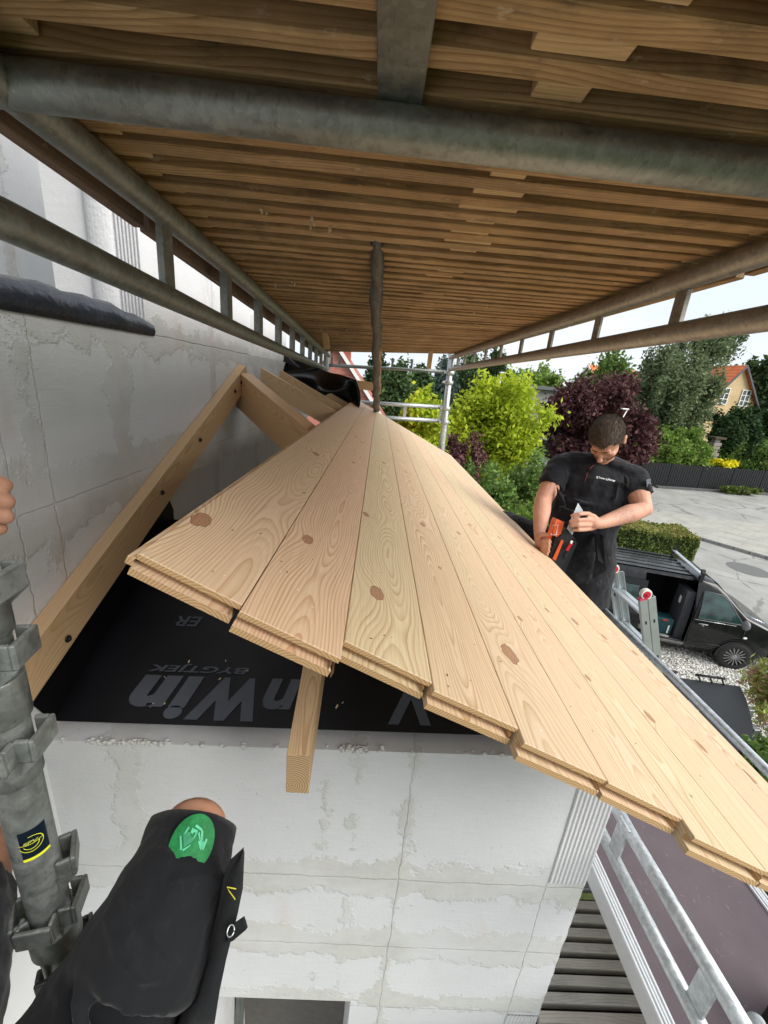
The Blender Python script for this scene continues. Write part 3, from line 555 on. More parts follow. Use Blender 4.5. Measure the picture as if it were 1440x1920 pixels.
# ------------------------------------------------------------------ tongue and groove boards
TB = .028
seams = [v + .1446 for v in (-.294, -.159, -.0215, .118, .262, .411, .550, .691, .836, .972, 1.052)]
nears = [.440, .424, .462, .448, .430, .430, .402, .402, .41, .39, .39]
nearsR = [.436, .424, .462, .453, .433, .427, .40, .40, .41, .39]
KN = [[(-.134, .582, .017), (-.07, 1.36, .015), (-.03, .93, .004)], [(.024, .701, .0125), (.06, 1.55, .009), (.03, 2.2, .012)], [(.172, .634, .0165), (.135, 1.02, .011), (.20, 1.9, .012)],
      [(.351, .92, .006), (.335, 1.22, .012), (.33, 2.0, .011)], [(.468, .662, .021), (.507, 1.37, .011)], [(.577, .868, .008), (.62, 1.62, .011)], [(.708, .735, .008), (.75, 1.05, .009), (.80, 1.7, .01)],
      [(.86, .702, .012), (.875, 1.085, .013), (.90, 1.6, .012)], [(1.0, .69, .012), (.995, 1.09, .011), (1.03, 1.8, .012)], [(1.12, .665, .013), (1.13, 1.1, .010)]]
KN = [[(u, v, r * .86) for u, v, r in k] for k in KN]
wood_l = [(.70, .525, .35), (.70, .505, .335), (.685, .55, .355), (.70, .525, .345), (.685, .545, .365), (.69, .54, .37), (.68, .55, .375), (.70, .535, .37), (.71, .515, .35), (.69, .545, .365)]
wood_d = [(.45, .25, .115), (.46, .235, .11), (.43, .265, .115), (.44, .25, .11), (.42, .265, .12), (.44, .27, .13), (.42, .275, .125), (.45, .26, .13), (.46, .245, .125), (.44, .265, .125)]
DEP = [.022, .010, .016, .018, .020, .035, .03, .04, .045, .03]
U0 = [-.045, .07, .195, .335, .475, .645, .745, .945, 1.10, 1.12]
FRQ = [165, 190, 170, 180, 170, 190, 200, 180, 190, 170]
BLAB = ['leftmost pine board with the big bark-edged knot near the open side', 'second pine board from the left, with one round pink knot and long arches', 'third pine board from the left, pale yellow with a brown round knot',
        'fourth pine board from the left, with a dark resin streak', 'fifth pine board from the left, with the largest oval knot', 'sixth pine board from the left, straight grained and pale', 'seventh pine board from the left, with several narrow dark knots',
        'eighth pine board from the left, pale with long grain lines', 'ninth pine board from the left, pinkish, second from the eave', 'outermost pine board along the right eave edge']
for i in range(10):
    s0, s1 = seams[i] + .0005, seams[i + 1] - .0007; ya, yb = nears[i], nearsR[i] if i < 9 else nears[i]; ye = 4.99 + .012 * math.sin(i * 2.3)
    mat = wood('pine_board', wood_l[i], wood_d[i], i * 1.9 + 2, FRQ[i], U0[i] , DEP[i], [k for k in KN[i] if s0 - .01 < k[0] < s1 + .01], kcol=(.215, .10, .05), tint=[(.66, .46, .30), (.68, .44, .29), (.65, .51, .29), (.65, .49, .30)][i % 4], contrast=1.0, wave=.018)
    b = MB()
    def P(s, y, h): return tuple(rp_(s, y, h))
    def Q(pts, m=0): b.face([P(*p) for p in pts], m, [(p[0], p[1]) for p in pts])
    def QE(pts): b.face([P(*p) for p in pts], 1, [(p[0] - (s0 + s1) / 2, p[2]) for p in pts])
    bv = .0011
    Q([(s0 + bv, ya + bv, 0), (s1 - bv, yb + bv, 0), (s1 - bv, ye, 0), (s0 + bv, ye, 0)])                                      # face
    Q([(s0, ya, -bv), (s1, yb, -bv), (s1 - bv, yb + bv, 0), (s0 + bv, ya + bv, 0)]); Q([(s1, yb, -bv), (s1, ye, -bv), (s1 - bv, ye, 0), (s1 - bv, yb + bv, 0)]); Q([(s0, ye, -bv), (s0, ya, -bv), (s0 + bv, ya + bv, 0), (s0 + bv, ye, 0)])
    t1, t2, dg, lip = -.0085, -.0185, .011, -.006
    QE([(s0, ya, t1), (s1, yb, t1), (s1, yb, -bv), (s0, ya, -bv)])                                                             # upper lip of the end groove
    Q([(s0, ya + dg, t1), (s1 - .008, yb + dg, t1), (s1, yb, t1), (s0, ya, t1)], 1)
    QE([(s0, ya + dg, t2), (s1 - .008, yb + dg, t2), (s1 - .008, yb + dg, t1), (s0, ya + dg, t1)])
    QE([(s1 - .008, yb + dg, t2), (s1 - .008, yb + lip, t2), (s1 - .008, yb + lip, t1), (s1 - .008, yb + dg, t1)])
    Q([(s0, ya + lip, t2), (s1 - .004, yb + lip, t2), (s1 - .008, yb + dg, t2), (s0, ya + dg, t2)], 0)
    QE([(s0, ya + lip, -TB), (s1 - .004, yb + lip, -TB), (s1 - .004, yb + lip, t2), (s0, ya + lip, t2)])
    Q([(s0, ye, -TB), (s1, ye, -TB), (s1 - .004, yb + lip, -TB), (s0, ya + lip, -TB)])
    for s, y_, fl_ in ((s0, ya, 1), (s1, yb, 0)):
        pts = [(s, y_, -bv), (s, ye, -bv), (s, ye, -TB), (s, y_ + lip, -TB), (s, y_ + lip, t2), (s, y_ + dg, t2), (s, y_ + dg, t1), (s, y_, t1)]
        if fl_: pts = pts[::-1]
        b.face([P(*p) for p in pts], 0, [(s + p[2], p[1]) for p in pts])
    QE([(s0, ye, -bv), (s1, ye, -bv), (s1, ye, -TB), (s0, ye, -TB)])
    if i == 0:   # tongue along the free edge
        Q([(s0 - .009, ya - .002, -.0085), (s0, ya - .002, -.0085), (s0, ye, -.0085), (s0 - .009, ye, -.0085)]); Q([(s0 - .009, ye, -.0085), (s0 - .009, ye, -.0185), (s0 - .009, ya - .002, -.0185), (s0 - .009, ya - .002, -.0085)][::-1])
        QE([(s0 - .009, ya - .002, -.0185), (s0, ya - .002, -.0185), (s0, ya - .002, -.0085), (s0 - .009, ya - .002, -.0085)])
        Q([(s0 - .009, ye, -.0185), (s0, ye, -.0185), (s0, ya, -.0185), (s0 - .009, ya, -.0185)][::-1])
    o = b.build('pine_board', [mat, M['board_end']], None, loc=P(s0, ya, -TB)); tag(o, BLAB[i], 'roof board', 'tongue and groove roof boards')

b = MB(); g = random.Random(3)
for i in range(260):
    k = g.randrange(10); s_ = seams[k] + g.uniform(.01, .12); y = .47 + 2.4 * g.random() ** 2; c = rp_(s_, y, .0006); a = g.uniform(0, 3.1); l = g.uniform(.0008, .0026); d = (ES * math.cos(a) + Vector((0, 1, 0)) * math.sin(a)) * l; w = (ES * -math.sin(a) + Vector((0, 1, 0)) * math.cos(a)) * l * .4
    b.face([tuple(c - d - w), tuple(c + d - w), tuple(c + d + w + NR * .0005), tuple(c - d + w)], g.choice((0, 0, 1)))
struct(b.build('sawdust', [flat('sawdust_pale', (.78, .66, .48), .9), flat('dirt_speck', (.10, .06, .035), .9)]), 'stuff')

# ================================================================== SCAFFOLD
def lerp(a, b, t): return a + (b - a) * t
YN, YE = .16, 4.98
def dk(t, y):       # underside of the timber deck: t 0 left .. 1 right; the far end sags to the left
    k = (y - .63) / (YE - .63); xl, xr = lerp(-.520, -.690, k), lerp(.80, .865, k); zl, zr = lerp(.328, .262, k), lerp(.328, .375, k)
    return Vector((lerp(xl, xr, t), y, lerp(zl, zr, t)))
deck = thing('scaffold_deck', 'slatted brown timber scaffold deck overhead with short filler blocks between the slats', 'scaffold deck', (0, 2.5, .35))
DW = [wood('deck_slat', [(.62, .435, .25), (.54, .375, .215), (.60, .405, .215)][i], (.27, .15, .065), 30 + i, 120, .02 + .02 * i, .03, ((.3 + .4 * i, .02, .012),), contrast=1.3, rough=.7, stain=((.13, .095, .07), .8), grime_highlights=.55, tint=(.40, .22, .09)) for i in range(3)]
M['deck_top'] = wood('deck_boards', (.27, .185, .14), (.16, .10, .075), 40, 110, .03, .02, (), contrast=1.3, rough=.8, stain=((.05, .04, .035), .6), grime_highlights=.3)
M['filler'] = wood('deck_filler', (.68, .50, .30), (.42, .27, .14), 44, 140, .03, .02, (), contrast=1.2, rough=.7, grime_highlights=.3)
pitch = .0655; ny = int((YE - YN) / pitch)
rest = MB(); slat_n = 0
for i in range(ny):
    y = YN + i * pitch + (.003 * math.sin(i * 12.9)); wd = .034 + .004 * math.sin(i * 5.1)
    b = MB(); dz = .0025 * math.sin(i * 7.7); A = dk(.012, y) + Vector((0, 0, dz)); B_ = dk(.988, y) + Vector((0, 0, dz + .001 * math.sin(i)))
    b.beam(A + Vector((0, 0, .055)), B_ + Vector((0, 0, .055)), wd, .055, off=(i * .37, i * 1.3))
    b.build('slat', DW[i % 3], deck, .0018, 1); slat_n += 1
    gy = y + wd / 2 + .0006; gw = pitch - wd - .0012
    for fk, (t0, t1, dd) in enumerate(((.012, .075 + .006 * math.sin(i * 3.3), .006), (.50 + .012 * math.sin(i * 2.2), .565 + .012 * math.sin(i * 1.9), .003), (.926, .987, .006))):
        A = dk(t0, gy + gw / 2) + Vector((0, 0, .056)); B_ = dk(t1, gy + gw / 2) + Vector((0, 0, .056)); fb_ = MB() if (fk == 1 or (fk == 0 and i < 26)) else rest; fb_.beam(A, B_, gw - .003, .0515 - dd * .5, off=(i * .21, i * .7))
        if fb_ is not rest: fb_.build('filler_block', M['filler'], deck, .0012, 1)
struct(rest.build('filler_blocks', M['filler'], deck, .0012, 1), 'stuff')
b = MB()
for k in range(9):
    x0, x1 = k / 9 + .003, (k + 1) / 9 - .003; n = 8
    for j in range(n):
        ya, yb = lerp(YN, YE, j / n), lerp(YN, YE, (j + 1) / n)
        b.face([dk(x0, ya) + Vector((0, 0, .052)), dk(x0, yb) + Vector((0, 0, .052)), dk(x1, yb) + Vector((0, 0, .052)), dk(x1, ya) + Vector((0, 0, .052))], 0, [(k * .2, ya), (k * .2, yb), (k * .2 + .14, yb), (k * .2 + .14, ya)])
        b.face([dk(x0, ya) + Vector((0, 0, .075)), dk(x1, ya) + Vector((0, 0, .075)), dk(x1, yb) + Vector((0, 0, .075)), dk(x0, yb) + Vector((0, 0, .075))], 0)
b.build('deck_boards', M['deck_top'], deck)
b = MB()   # sealed top so no light leaks between the boards
b.face([dk(0.01, YN) + Vector((0, 0, .08)), dk(.99, YN) + Vector((0, 0, .08)), dk(.99, YE) + Vector((0, 0, .08)), dk(.01, YE) + Vector((0, 0, .08))]); b.build('deck_skin', M['deck_top'], deck)
# side boards of the deck modules (outside the tubes), in lengths
for side, off in ((0, -1), (1, 1)):
    for j, (ya, yb) in enumerate(((YN, 1.035), (1.06, 2.0), (2.02, 3.0), (3.02, 4.96))):
        b = MB(); t = 0 if side == 0 else 1; zo = -.050 if side == 0 else -.030
        A = dk(t, ya) + Vector((off * .012, 0, .06)); B_ = dk(t, yb) + Vector((off * .012, 0, .06)); b.beam(A, B_, .024, .06 - zo)
        b.build('side_board', M['deck_top'] if side == 0 else DW[2], deck, .002, 1)
# near transom tube under the deck
def tag_t(o, lab, cat, group=None): return tag(o, lab, cat, group)
tr = thing('scaffold_transom', 'thick grey galvanised tube crossing under the deck right in front of the viewer', 'scaffold tube', (0, .628, .30))
b = MB(); b.tube([(-1.2, .618, .300), (-.3, .624, .300), (.5, .629, .2995), (1.25, .633, .299)], .0243, 48); b.build('tube', M['galv'], tr)
b = MB(); b.box((-.030, .05, .322), (.024, .622, .3265)); b.box((-.030, .05, .3265), (-.0265, .622, .345)); b.box((.0205, .05, .3265), (.024, .622, .345))
b.build('hold_down_strip', M['galv_dark'], tr, .001)
def lattice(name, label, top, bot, posts, w, r, mat, group, pw=.045, far=None):
    t = thing(name, label, 'scaffold beam', Vector(top[0]), group)
    b = MB(); b.tube(top, r, 28); b.build('top_tube', mat, t); b = MB(); b.tube(bot, r, 28); b.build('bottom_tube', mat, t)
    def at(path, y):
        for i in range(len(path) - 1):
            a, c = Vector(path[i]), Vector(path[i + 1])
            if (a.y - y) * (c.y - y) <= 0: return a.lerp(c, (y - a.y) / (c.y - a.y))
        return Vector(path[-1])
    for y in posts:
        b = MB(); a = at(top, y); c = at(bot, y); hw = pw / 2; th = .004
        b.box((min(a.x, c.x) - th, y - hw, c.z + r * .6), (max(a.x, c.x) + th, y + hw, a.z - r * .6)); b.build('web_plate', mat, t, .0012)
    return t
Lt = [(-.462, -.4, .300), (-.478, .63, .2995), (-.482, .9, .2985), (-.498, 1.5, .2945), (-.53, 2.4, .285), (-.61, 4.97, .234)]
Lb = [(-.462, -.4, .150), (-.480, .6, .150), (-.490, .97, .141), (-.515, 1.5, .132), (-.545, 2.3, .120), (-.63, 4.97, .087)]
lattice('lattice_beam', 'long galvanised double-tube beam along the left edge of the deck, beside the white wall', Lt, Lb, [1.02, 1.43, 1.84, 2.25, 2.66, 3.07, 3.48, 3.89, 4.30, 4.71], 0, .0243, M['galv'], 'double-tube beams beside the deck')
Rt = [(.68, -.4, .302), (.715, .88, .300), (.735, 1.6, .302), (.79, 4.97, .335)]
Rb = [(.68, -.4, .178), (.72, .83, .178), (.735, 1.56, .184), (.80, 4.97, .210)]
lattice('lattice_beam', 'long galvanised double-tube beam along the right edge of the deck, against the sky', Rt, Rb, [.62, 1.10, 1.52, 1.94, 2.36, 2.78, 3.20, 3.62, 4.04, 4.46, 4.84], 0, .0243, galv('galvanised_tan', (.36, .345, .31), .55), 'double-tube beams beside the deck', .040)
# far end of the scaffold bay
fe = thing('end_transom', 'dark tube with short uprights under the far end of the deck', 'scaffold beam', (.1, 5.08, .15))
b = MB(); b.tube([(-.60, 5.08, .135), (.80, 5.08, .182)], .020, 14); b.build('bottom_tube', M['galv'], fe)
for k, x in enumerate((-.58, -.49, .13, .36, .70)):
    b = MB(); z = lerp(.135, .182, (x + .6) / 1.4); b.box((x - .012, 5.075, z), (x + .012, 5.083, z + .12)); b.build('upright', M['galv'], fe)
st = thing('scaffold_standard', 'bright galvanised upright at the far right corner of the scaffold', 'scaffold post', (.86, 5.08, -1.7), 'scaffold uprights')
b = MB(); b.tube([(.812, 5.08, .42), (.836, 5.08, -.45), (.868, 5.08, -1.85), (.90, 5.08, G)], .036, 20); b.build('tube', M['galv_far'], st)
for z in (.175, .065, -.235, -.40):
    b = MB(); x = lerp(.82, .836, (.3 - z) / .75); b.tube([(x, 5.08, z - .02), (x, 5.08, z + .02)], .052, 16); b.box((x - .075, 5.05, z - .014), (x - .045, 5.11, z + .014)); b.build('cup_joint', M['galv_far'], st, .002, 1)
st2 = thing('scaffold_standard', 'upright at the far left corner of the scaffold, mostly hidden by the black plastic sheet', 'scaffold post', (-.64, 5.08, -1.7), 'scaffold uprights')
b = MB(); b.tube([(-.63, 5.08, .42), (-.64, 5.08, G)], .030, 16); b.build('tube', M['galv'], st2)
gr = thing('end_guard_rail', 'bright double-tube guard rail across the far end of the scaffold behind the board ends', 'guard rail', (.2, 5.1, -.4))
b = MB(); b.tube([(-.66, 5.10, -.272), (.83, 5.10, -.225)], .024, 14); b.build('top_tube', M['galv_far'], gr)
b = MB(); b.tube([(-.64, 5.10, -.435), (.83, 5.10, -.390)], .024, 14); b.build('bottom_tube', M['galv_far'], gr)
for x in (.335, .775):
    b = MB(); b.box((x - .018, 5.092, -.40), (x + .018, 5.108, -.25)); b.build('upright', M['galv_far'], gr, .001, 1)
# near left standard with cup joints and sticker
ns = thing('scaffold_standard', 'close grey upright at lower left with angular joints and a dark sticker', 'scaffold post', (-.42, .39, -1.1), 'scaffold uprights')
sx, sy = -.412, .386
b = MB(); b.tube([(sx, sy, .9), (sx, sy, -.30), (sx, sy, -.78), (sx, sy, -1.12)], .0243, 48); b.build('tube', M['galv'], ns)
def cup(z, ang, depth=.052, h=.036, th=.006):
    """pressed steel wedge pocket: an open U standing off the tube"""
    b = MB(); M4 = Matrix.Translation((sx, sy, z)) @ Matrix.Rotation(ang, 4, 'Z')
    x0 = .020; x1 = depth; w = .022
    prof = lambda t: Vector(t)
    b.box((x0, -w, -h / 2), (x1, -w + th, h / 2), M=M4); b.box((x0, w - th, -h / 2), (x1, w, h / 2), M=M4)
    b.box((x1 - .0005, -w, -h / 2), (x1 + th, w, h / 2), M=M4)
    # tapering gusset underneath
    for sgn in (-1, 1):
        pts = [(x0, -h / 2), (x1 + th * .8, -h / 2), (x0, -h / 2 - .022)]
        b.prism([(p[0], p[1]) for p in pts], 1, sgn * (w - th / 2) - th / 2.2, sgn * (w - th / 2) + th / 2.2, M=M4)
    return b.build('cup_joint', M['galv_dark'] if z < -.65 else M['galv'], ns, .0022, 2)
A0 = R(6)
for z, angs in ((-.235, (A0, A0 - R(90))), (-.318, (A0 + R(4), A0 - R(92))), (-.447, (A0 + R(2), A0 - R(88))), (-.672, (A0 + R(26),)), (-.752, (A0 + R(8), A0 - R(84), A0 - R(150))), (-.86, (A0 - R(70), A0 + R(30)))):
    for a in angs: cup(z, a, .036 if z != -.355 else .031, .032)
b = MB()
for z, h, r in ((-.275, .05, .0285), (-.385, .06, .0285), (-.49, .03, .0275), (-.80, .06, .031)):
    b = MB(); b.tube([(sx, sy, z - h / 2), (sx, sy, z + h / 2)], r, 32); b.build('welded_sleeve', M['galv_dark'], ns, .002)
# curved sticker
M['stk'] = flat('sticker_dark', (.006, .012, .022), .3); M['stk_y'] = flat('sticker_yellow', (.72, .74, .03), .4)
def stk(name, a0, a1, z0, z1, mat, rr=.0246, skew=0.0):
    b = MB(); n = 14; rows = []
    for i in range(n + 1):
        a = lerp(a0, a1, i / n); rows.append([(sx + rr * math.cos(a), sy + rr * math.sin(a), z0 + skew * i / n), (sx + rr * math.cos(a), sy + rr * math.sin(a), z1 + skew * i / n)])
    b.loft(rows, 0, False, True, False); return b.build(name, mat, ns)
SA = math.atan2(-sy, -sx)
s1_ = stk('sticker', SA - .55, SA + .62, -.622, -.575, M['stk'])
stk('yellow_stripe', SA - .55, SA + .62, -.6255, -.621, M['stk_y'], .0248)
def arc(cz, ca, r, t0, t1, w=.00042, rr=.0249, n=26):
    b = MB(); rows = []
    for i in range(n + 1):
        t = lerp(t0, t1, i / n); pts = []
        for q in (r - w, r + w):
            a = ca + q * math.cos(t) / .0243; pts.append((sx + rr * math.cos(a), sy + rr * math.sin(a), cz + q * math.sin(t)))
        rows.append(pts)
    b.loft(rows, 0, False, True, False); return b.build('sticker_mark', M['stk_y'], ns)
arc(-.598, SA - .10, .0125, -2.8, 1.7); arc(-.598, SA - .10, .008, -2.8, .2); arc(-.553, SA - .1, .045, -1.85, -1.29, .0004)
sm_ = Vector((math.cos(SA - .1), math.sin(SA - .1), 0))
tx = Vector((-sm_.y, sm_.x, 0)); text('sticker_text', 'SPV', .01, frame(Vector((sx, sy, -.5965)) + sm_ * .0251 - tx * .008, tx, (0, 0, 1)), flat('sticker_print', (.42, .45, .08), .5), ns, .2, .0003, .0001, width=.016, height=.0045)
# grey weathered strap of tape and lath hanging between deck and roof
st_ = thing('wrapped_lath', 'ragged grey strip hanging from the deck down to the far end of the roof boards', 'strip', (-.02, 2.9, 0))
A = Vector((-.036, 1.145, .334)); B_ = Vector((-.012, 4.70, -.326)); rows = []; N = 44
for i in range(N + 1):
    t = i / N; c = A.lerp(B_, t); hw = lerp(.0155, .036, t) * (1 + .10 * math.sin(i * 1.7) + .07 * math.sin(i * 4.1)); hw *= 1 + .22 * math.exp(-((t - .10) / .07) ** 2); ofs = .0025 * math.sin(i * .8) * (1 + 2 * t)
    rows.append([(c.x - hw + ofs, c.y, c.z + .004), (c.x - hw * .3 + ofs, c.y - .004, c.z - .006), (c.x + hw * .5 + ofs, c.y, c.z - .004), (c.x + hw + ofs + .002 * math.sin(i * 3.3), c.y + .004, c.z + .003), (c.x, c.y + .01, c.z + .012)])
b = MB(); b.loft(rows, 0, True, True)
tp = NT('old_grey_tape', .6, .35); tpp = tp.pos(); tc = tp.ramp(tp.noise(tp.mapp(tpp, (1, .25, .6)), 60, 5, .7), [(.3, (.055, .055, .055)), (.55, (.11, .11, .105)), (.75, (.22, .21, .19))]); tp.color(tc); tp.bump(tp.noise(tp.mapp(tpp, (1, .3, 1)), 80, 4), .6, .004)
b.build('grey_wrapping', tp.m, st_)
b = MB(); rows = []
for i in range(12, 30):
    t = i / N; c = A.lerp(B_, t); hw = lerp(.0155, .036, t) + .004 + .003 * math.sin(i * 2.1); rows.append([(c.x, c.y + .004, c.z + .002), (c.x + hw, c.y + .006, c.z), (c.x + hw, c.y + .012, c.z + .01), (c.x, c.y + .012, c.z + .012)])
b.loft(rows, 0, True, True); b.build('bare_lath', M['filler'], st_)
for (x, y, ln, lab) in ((-.43, 3.2, .10, 'small pale wooden cleat hanging under the deck at the left, near the far end'), (.50, 4.45, .17, 'small brown wooden cleat hanging under the deck near the far right corner')):
    b = MB(); z = dk(.5, y).z; zz = dk((x + .6) / 1.45, y).z; b.beam((x, y, zz + .02), (x + .01, y + .12, zz - ln), .045, .03, up=(0, -1, 0)); tag(b.build('cleat', M['filler'], None, .002, 1, loc=(x, y, zz)), lab, 'wood block', 'cleats under the deck')
# little cobweb tufts stuck to the deck
b = MB()
for i in range(16):
    y = random.uniform(.9, 4.2); t = random.choice((random.uniform(.08, .3), random.uniform(.3, .95))); c = dk(t, y); r = random.uniform(.003, .008)
    for k in range(3): b.ball(c + Vector((random.uniform(-r, r), random.uniform(-r, r), -random.uniform(0, r * 2))), (r * random.uniform(.2, .6), r * .4, r * random.uniform(.6, 1.2)), 0, 6)
struct(b.build('cobweb_tufts', flat('pale_cobweb', (.66, .58, .46), .9)), 'stuff')
# black plastic sheet rolled over the far end of the wall
b = MB(); rows = []; N = 18
for i in range(N + 1):
    t = i / N; x = lerp(-.86, -.235, t); y = 3.86 + .55 * math.sin(t * 2.6) ; top = lerp(.185, -.005, t ** .7) + .03 * math.sin(t * 9) * (1 - t); bot = lerp(-.16, -.37, t); row = []
    for j in range(11):
        q = j / 10; z = lerp(top, bot, q); row.append((x + .05 * math.sin(q * 3.1) * (t - .2) * 1.6, y - .22 * math.sin(q * 3.0) * (1 - t * .5) + .03 * math.sin(t * 13 + q * 6), z))
    rows.append(row)
b.loft(rows, 0, False, True, False); o = b.build('plastic_sheet', flat('black_plastic', (.006, .006, .007), .22, .5, 0, .3, 5), None, loc=(-.5, 4, -.1)); tag(o, 'glossy black plastic sheet curling over the far end of the white wall', 'plastic sheet')
sl = o.modifiers.new('solid', 'SOLIDIFY'); sl.thickness = .004
b = MB(); b.prism([(-.90, .10), (-.885, .27), (-.80, .12), (-.72, .06)], 1, 3.80, 3.83); tag(b.build('foil_scrap', M['black'], loc=(-.85, 3.8, .15)), 'thin torn black foil tip sticking up from the wall end', 'foil')
b = MB(); b.beam((-.30, 4.85, -.005), (.02, 4.90, -.012), .05, .095); tag(b.build('timber_offcut', M['stud'], None, .002, loc=(-.2, 4.85, -.05)), 'short squared timber end sticking out beside the black plastic sheet', 'timber')
# ------------------------------------------------------------------ lower right: lift below, guard beams, ladder
ply_n = NT('brown_ply', .75, .25); pp = ply_n.pos(); pc = ply_n.ramp(ply_n.noise(pp, 3, 5, .6), [(.3, (.095, .075, .085)), (.7, (.135, .108, .118))])
pc = ply_n.mix(ply_n.ramp(ply_n.noise(pp, 34, 5, .8), [(.62, 0.0), (.71, .5)]), pc, (.36, .33, .30)); ply_n.color(pc); ply_n.bump(ply_n.noise(pp, 120, 2), .15, .002)
ld = thing('plywood_deck', 'purple-brown plywood walkway with white aluminium edges below the eave', 'scaffold deck', (1.45, 2, -1.9))
b = MB(); b.box((1.125, -.6, -1.915), (1.735, 6.2, -1.90)); b.build('plywood', ply_n.m, ld)
for x0, x1 in ((1.075, 1.125), (1.735, 1.785)):
    b = MB(); n = 4; w = (x1 - x0) / n
    b.box((x0, -.6, -1.985), (x1, 6.2, -1.896))
    for k in range(n): b.box((x0 + k * w + .001, -.6, -1.8958), (x0 + (k + .62) * w, 6.2, -1.891 + .002 * (k % 2)))
    b.build('edge_profile', flat('pale_aluminium', (.78, .79, .80), .35, .5, .5, .05, 20), ld, .001, 1)
sl_ = thing('slatted_walkway', 'weathered grey slatted walkway below the corner of the white wall', 'scaffold deck', (1.2, 1, -2.25))
sw_ = wood('grey_slats', (.52, .50, .45), (.36, .34, .30), 77, 120, .02, .03, (), contrast=1.4, rough=.9, stain=((.30, .28, .23), .6), grime_highlights=.25)
b = MB(); b.box((.80, .28, -2.325), (1.9, 1.30, -2.318)); b.build('gap_shade_sheet', flat('gap_shade_dark', (.035, .030, .024), .9), sl_)  # added dark sheet; its colour stands for the shade in the slat gaps
y = .30; k = 0
while y < 1.27:
    b = MB(); b.box((.80, y, -2.29 + random.uniform(-.001, .001)), (1.9, y + .031, -2.25 + random.uniform(-.0015, .0015)), grain=0, off=(k * .3, k * .5)); b.build('slat', sw_, sl_, .002, 1); y += .0515; k += 1
b = MB(); b.box((.80, 1.30, -2.27), (1.9, 2.6, -2.25)); 
for i in range(22): b.box((.80, 1.305 + i * .03, -2.2498), (1.9, 1.32 + i * .03, -2.243))
b.build('ribbed_plate', M['alu'], sl_)
lg = thing('lower_guard_beam', 'pair of galvanised tubes with webs below the near board ends, over the purple deck', 'scaffold beam', (.93, .8, -1.3))
b = MB(); b.tube([(.905, .30, -1.258), (.915, .9, -1.30), (.93, 2.2, -1.33)], .0200, 28); b.build('top_tube', M['galv_far'], lg)
b = MB(); b.tube([(.90, .30, -1.405), (.905, .9, -1.435), (.92, 2.2, -1.46)], .0190, 28); b.build('bottom_tube', M['galv_far'], lg)
for y, w in ((.93, .05), (.575, .05)):
    b = MB(); b.box((.898, y - w / 2, -1.42), (.906, y + w / 2, -1.28)); b.build('web_plate', M['galv_far'], lg, .001, 1)
rb = MB(); tc_ = thing('tool_case', 'red and black tool case on the purple deck at the lower right edge', 'tool case', (1.35, .72, -1.9))
rb.box((1.425, .60, -1.898), (1.60, .76, -1.80)); rb.build('case_bottom', flat('case_black', (.015, .012, .014), .5), tc_, .012, 3)
rb = MB(); rb.box((1.42, .60, -1.798), (1.605, .77, -1.75)); rb.build('case_lid', flat('case_red', (.55, .03, .03), .4), tc_, .014, 3)
rb = MB(); rb.tube([(1.02, .52, -1.40), (1.055, .56, -1.42)], .019, 20, caps=False); rb.tube([(1.02, .52, -1.40), (1.055, .56, -1.42)], .014, 20, caps=False); tag(rb.build('tube_stub', M['galv_far'], loc=(1.03, .54, -1.41)), 'open end of a short bright tube beside the red tool case', 'scaffold tube')
XR = 1.42
er = thing('eave_guard_rail', 'slim galvanised rail with web plates running past the ladder along the eave', 'guard rail', (XR, 1.5, -1.2))
b = MB(); b.tube([(XR, .3, -1.140), (XR, 1.4, -1.142), (XR, 2.24, -1.160)], .0165, 20); b.build('top_tube', M['galv_far'], er)
b = MB(); b.tube([(XR, .3, -1.33), (XR, 2.2, -1.335)], .0175, 20); b.build('bottom_tube', M['galv_far'], er)
for y in (1.355, 1.93):
    b = MB(); b.box((XR - .01, y - .03, -1.33), (XR - .002, y + .03, -1.17)); b.build('web_plate', M['galv_far'], er, .001, 1)
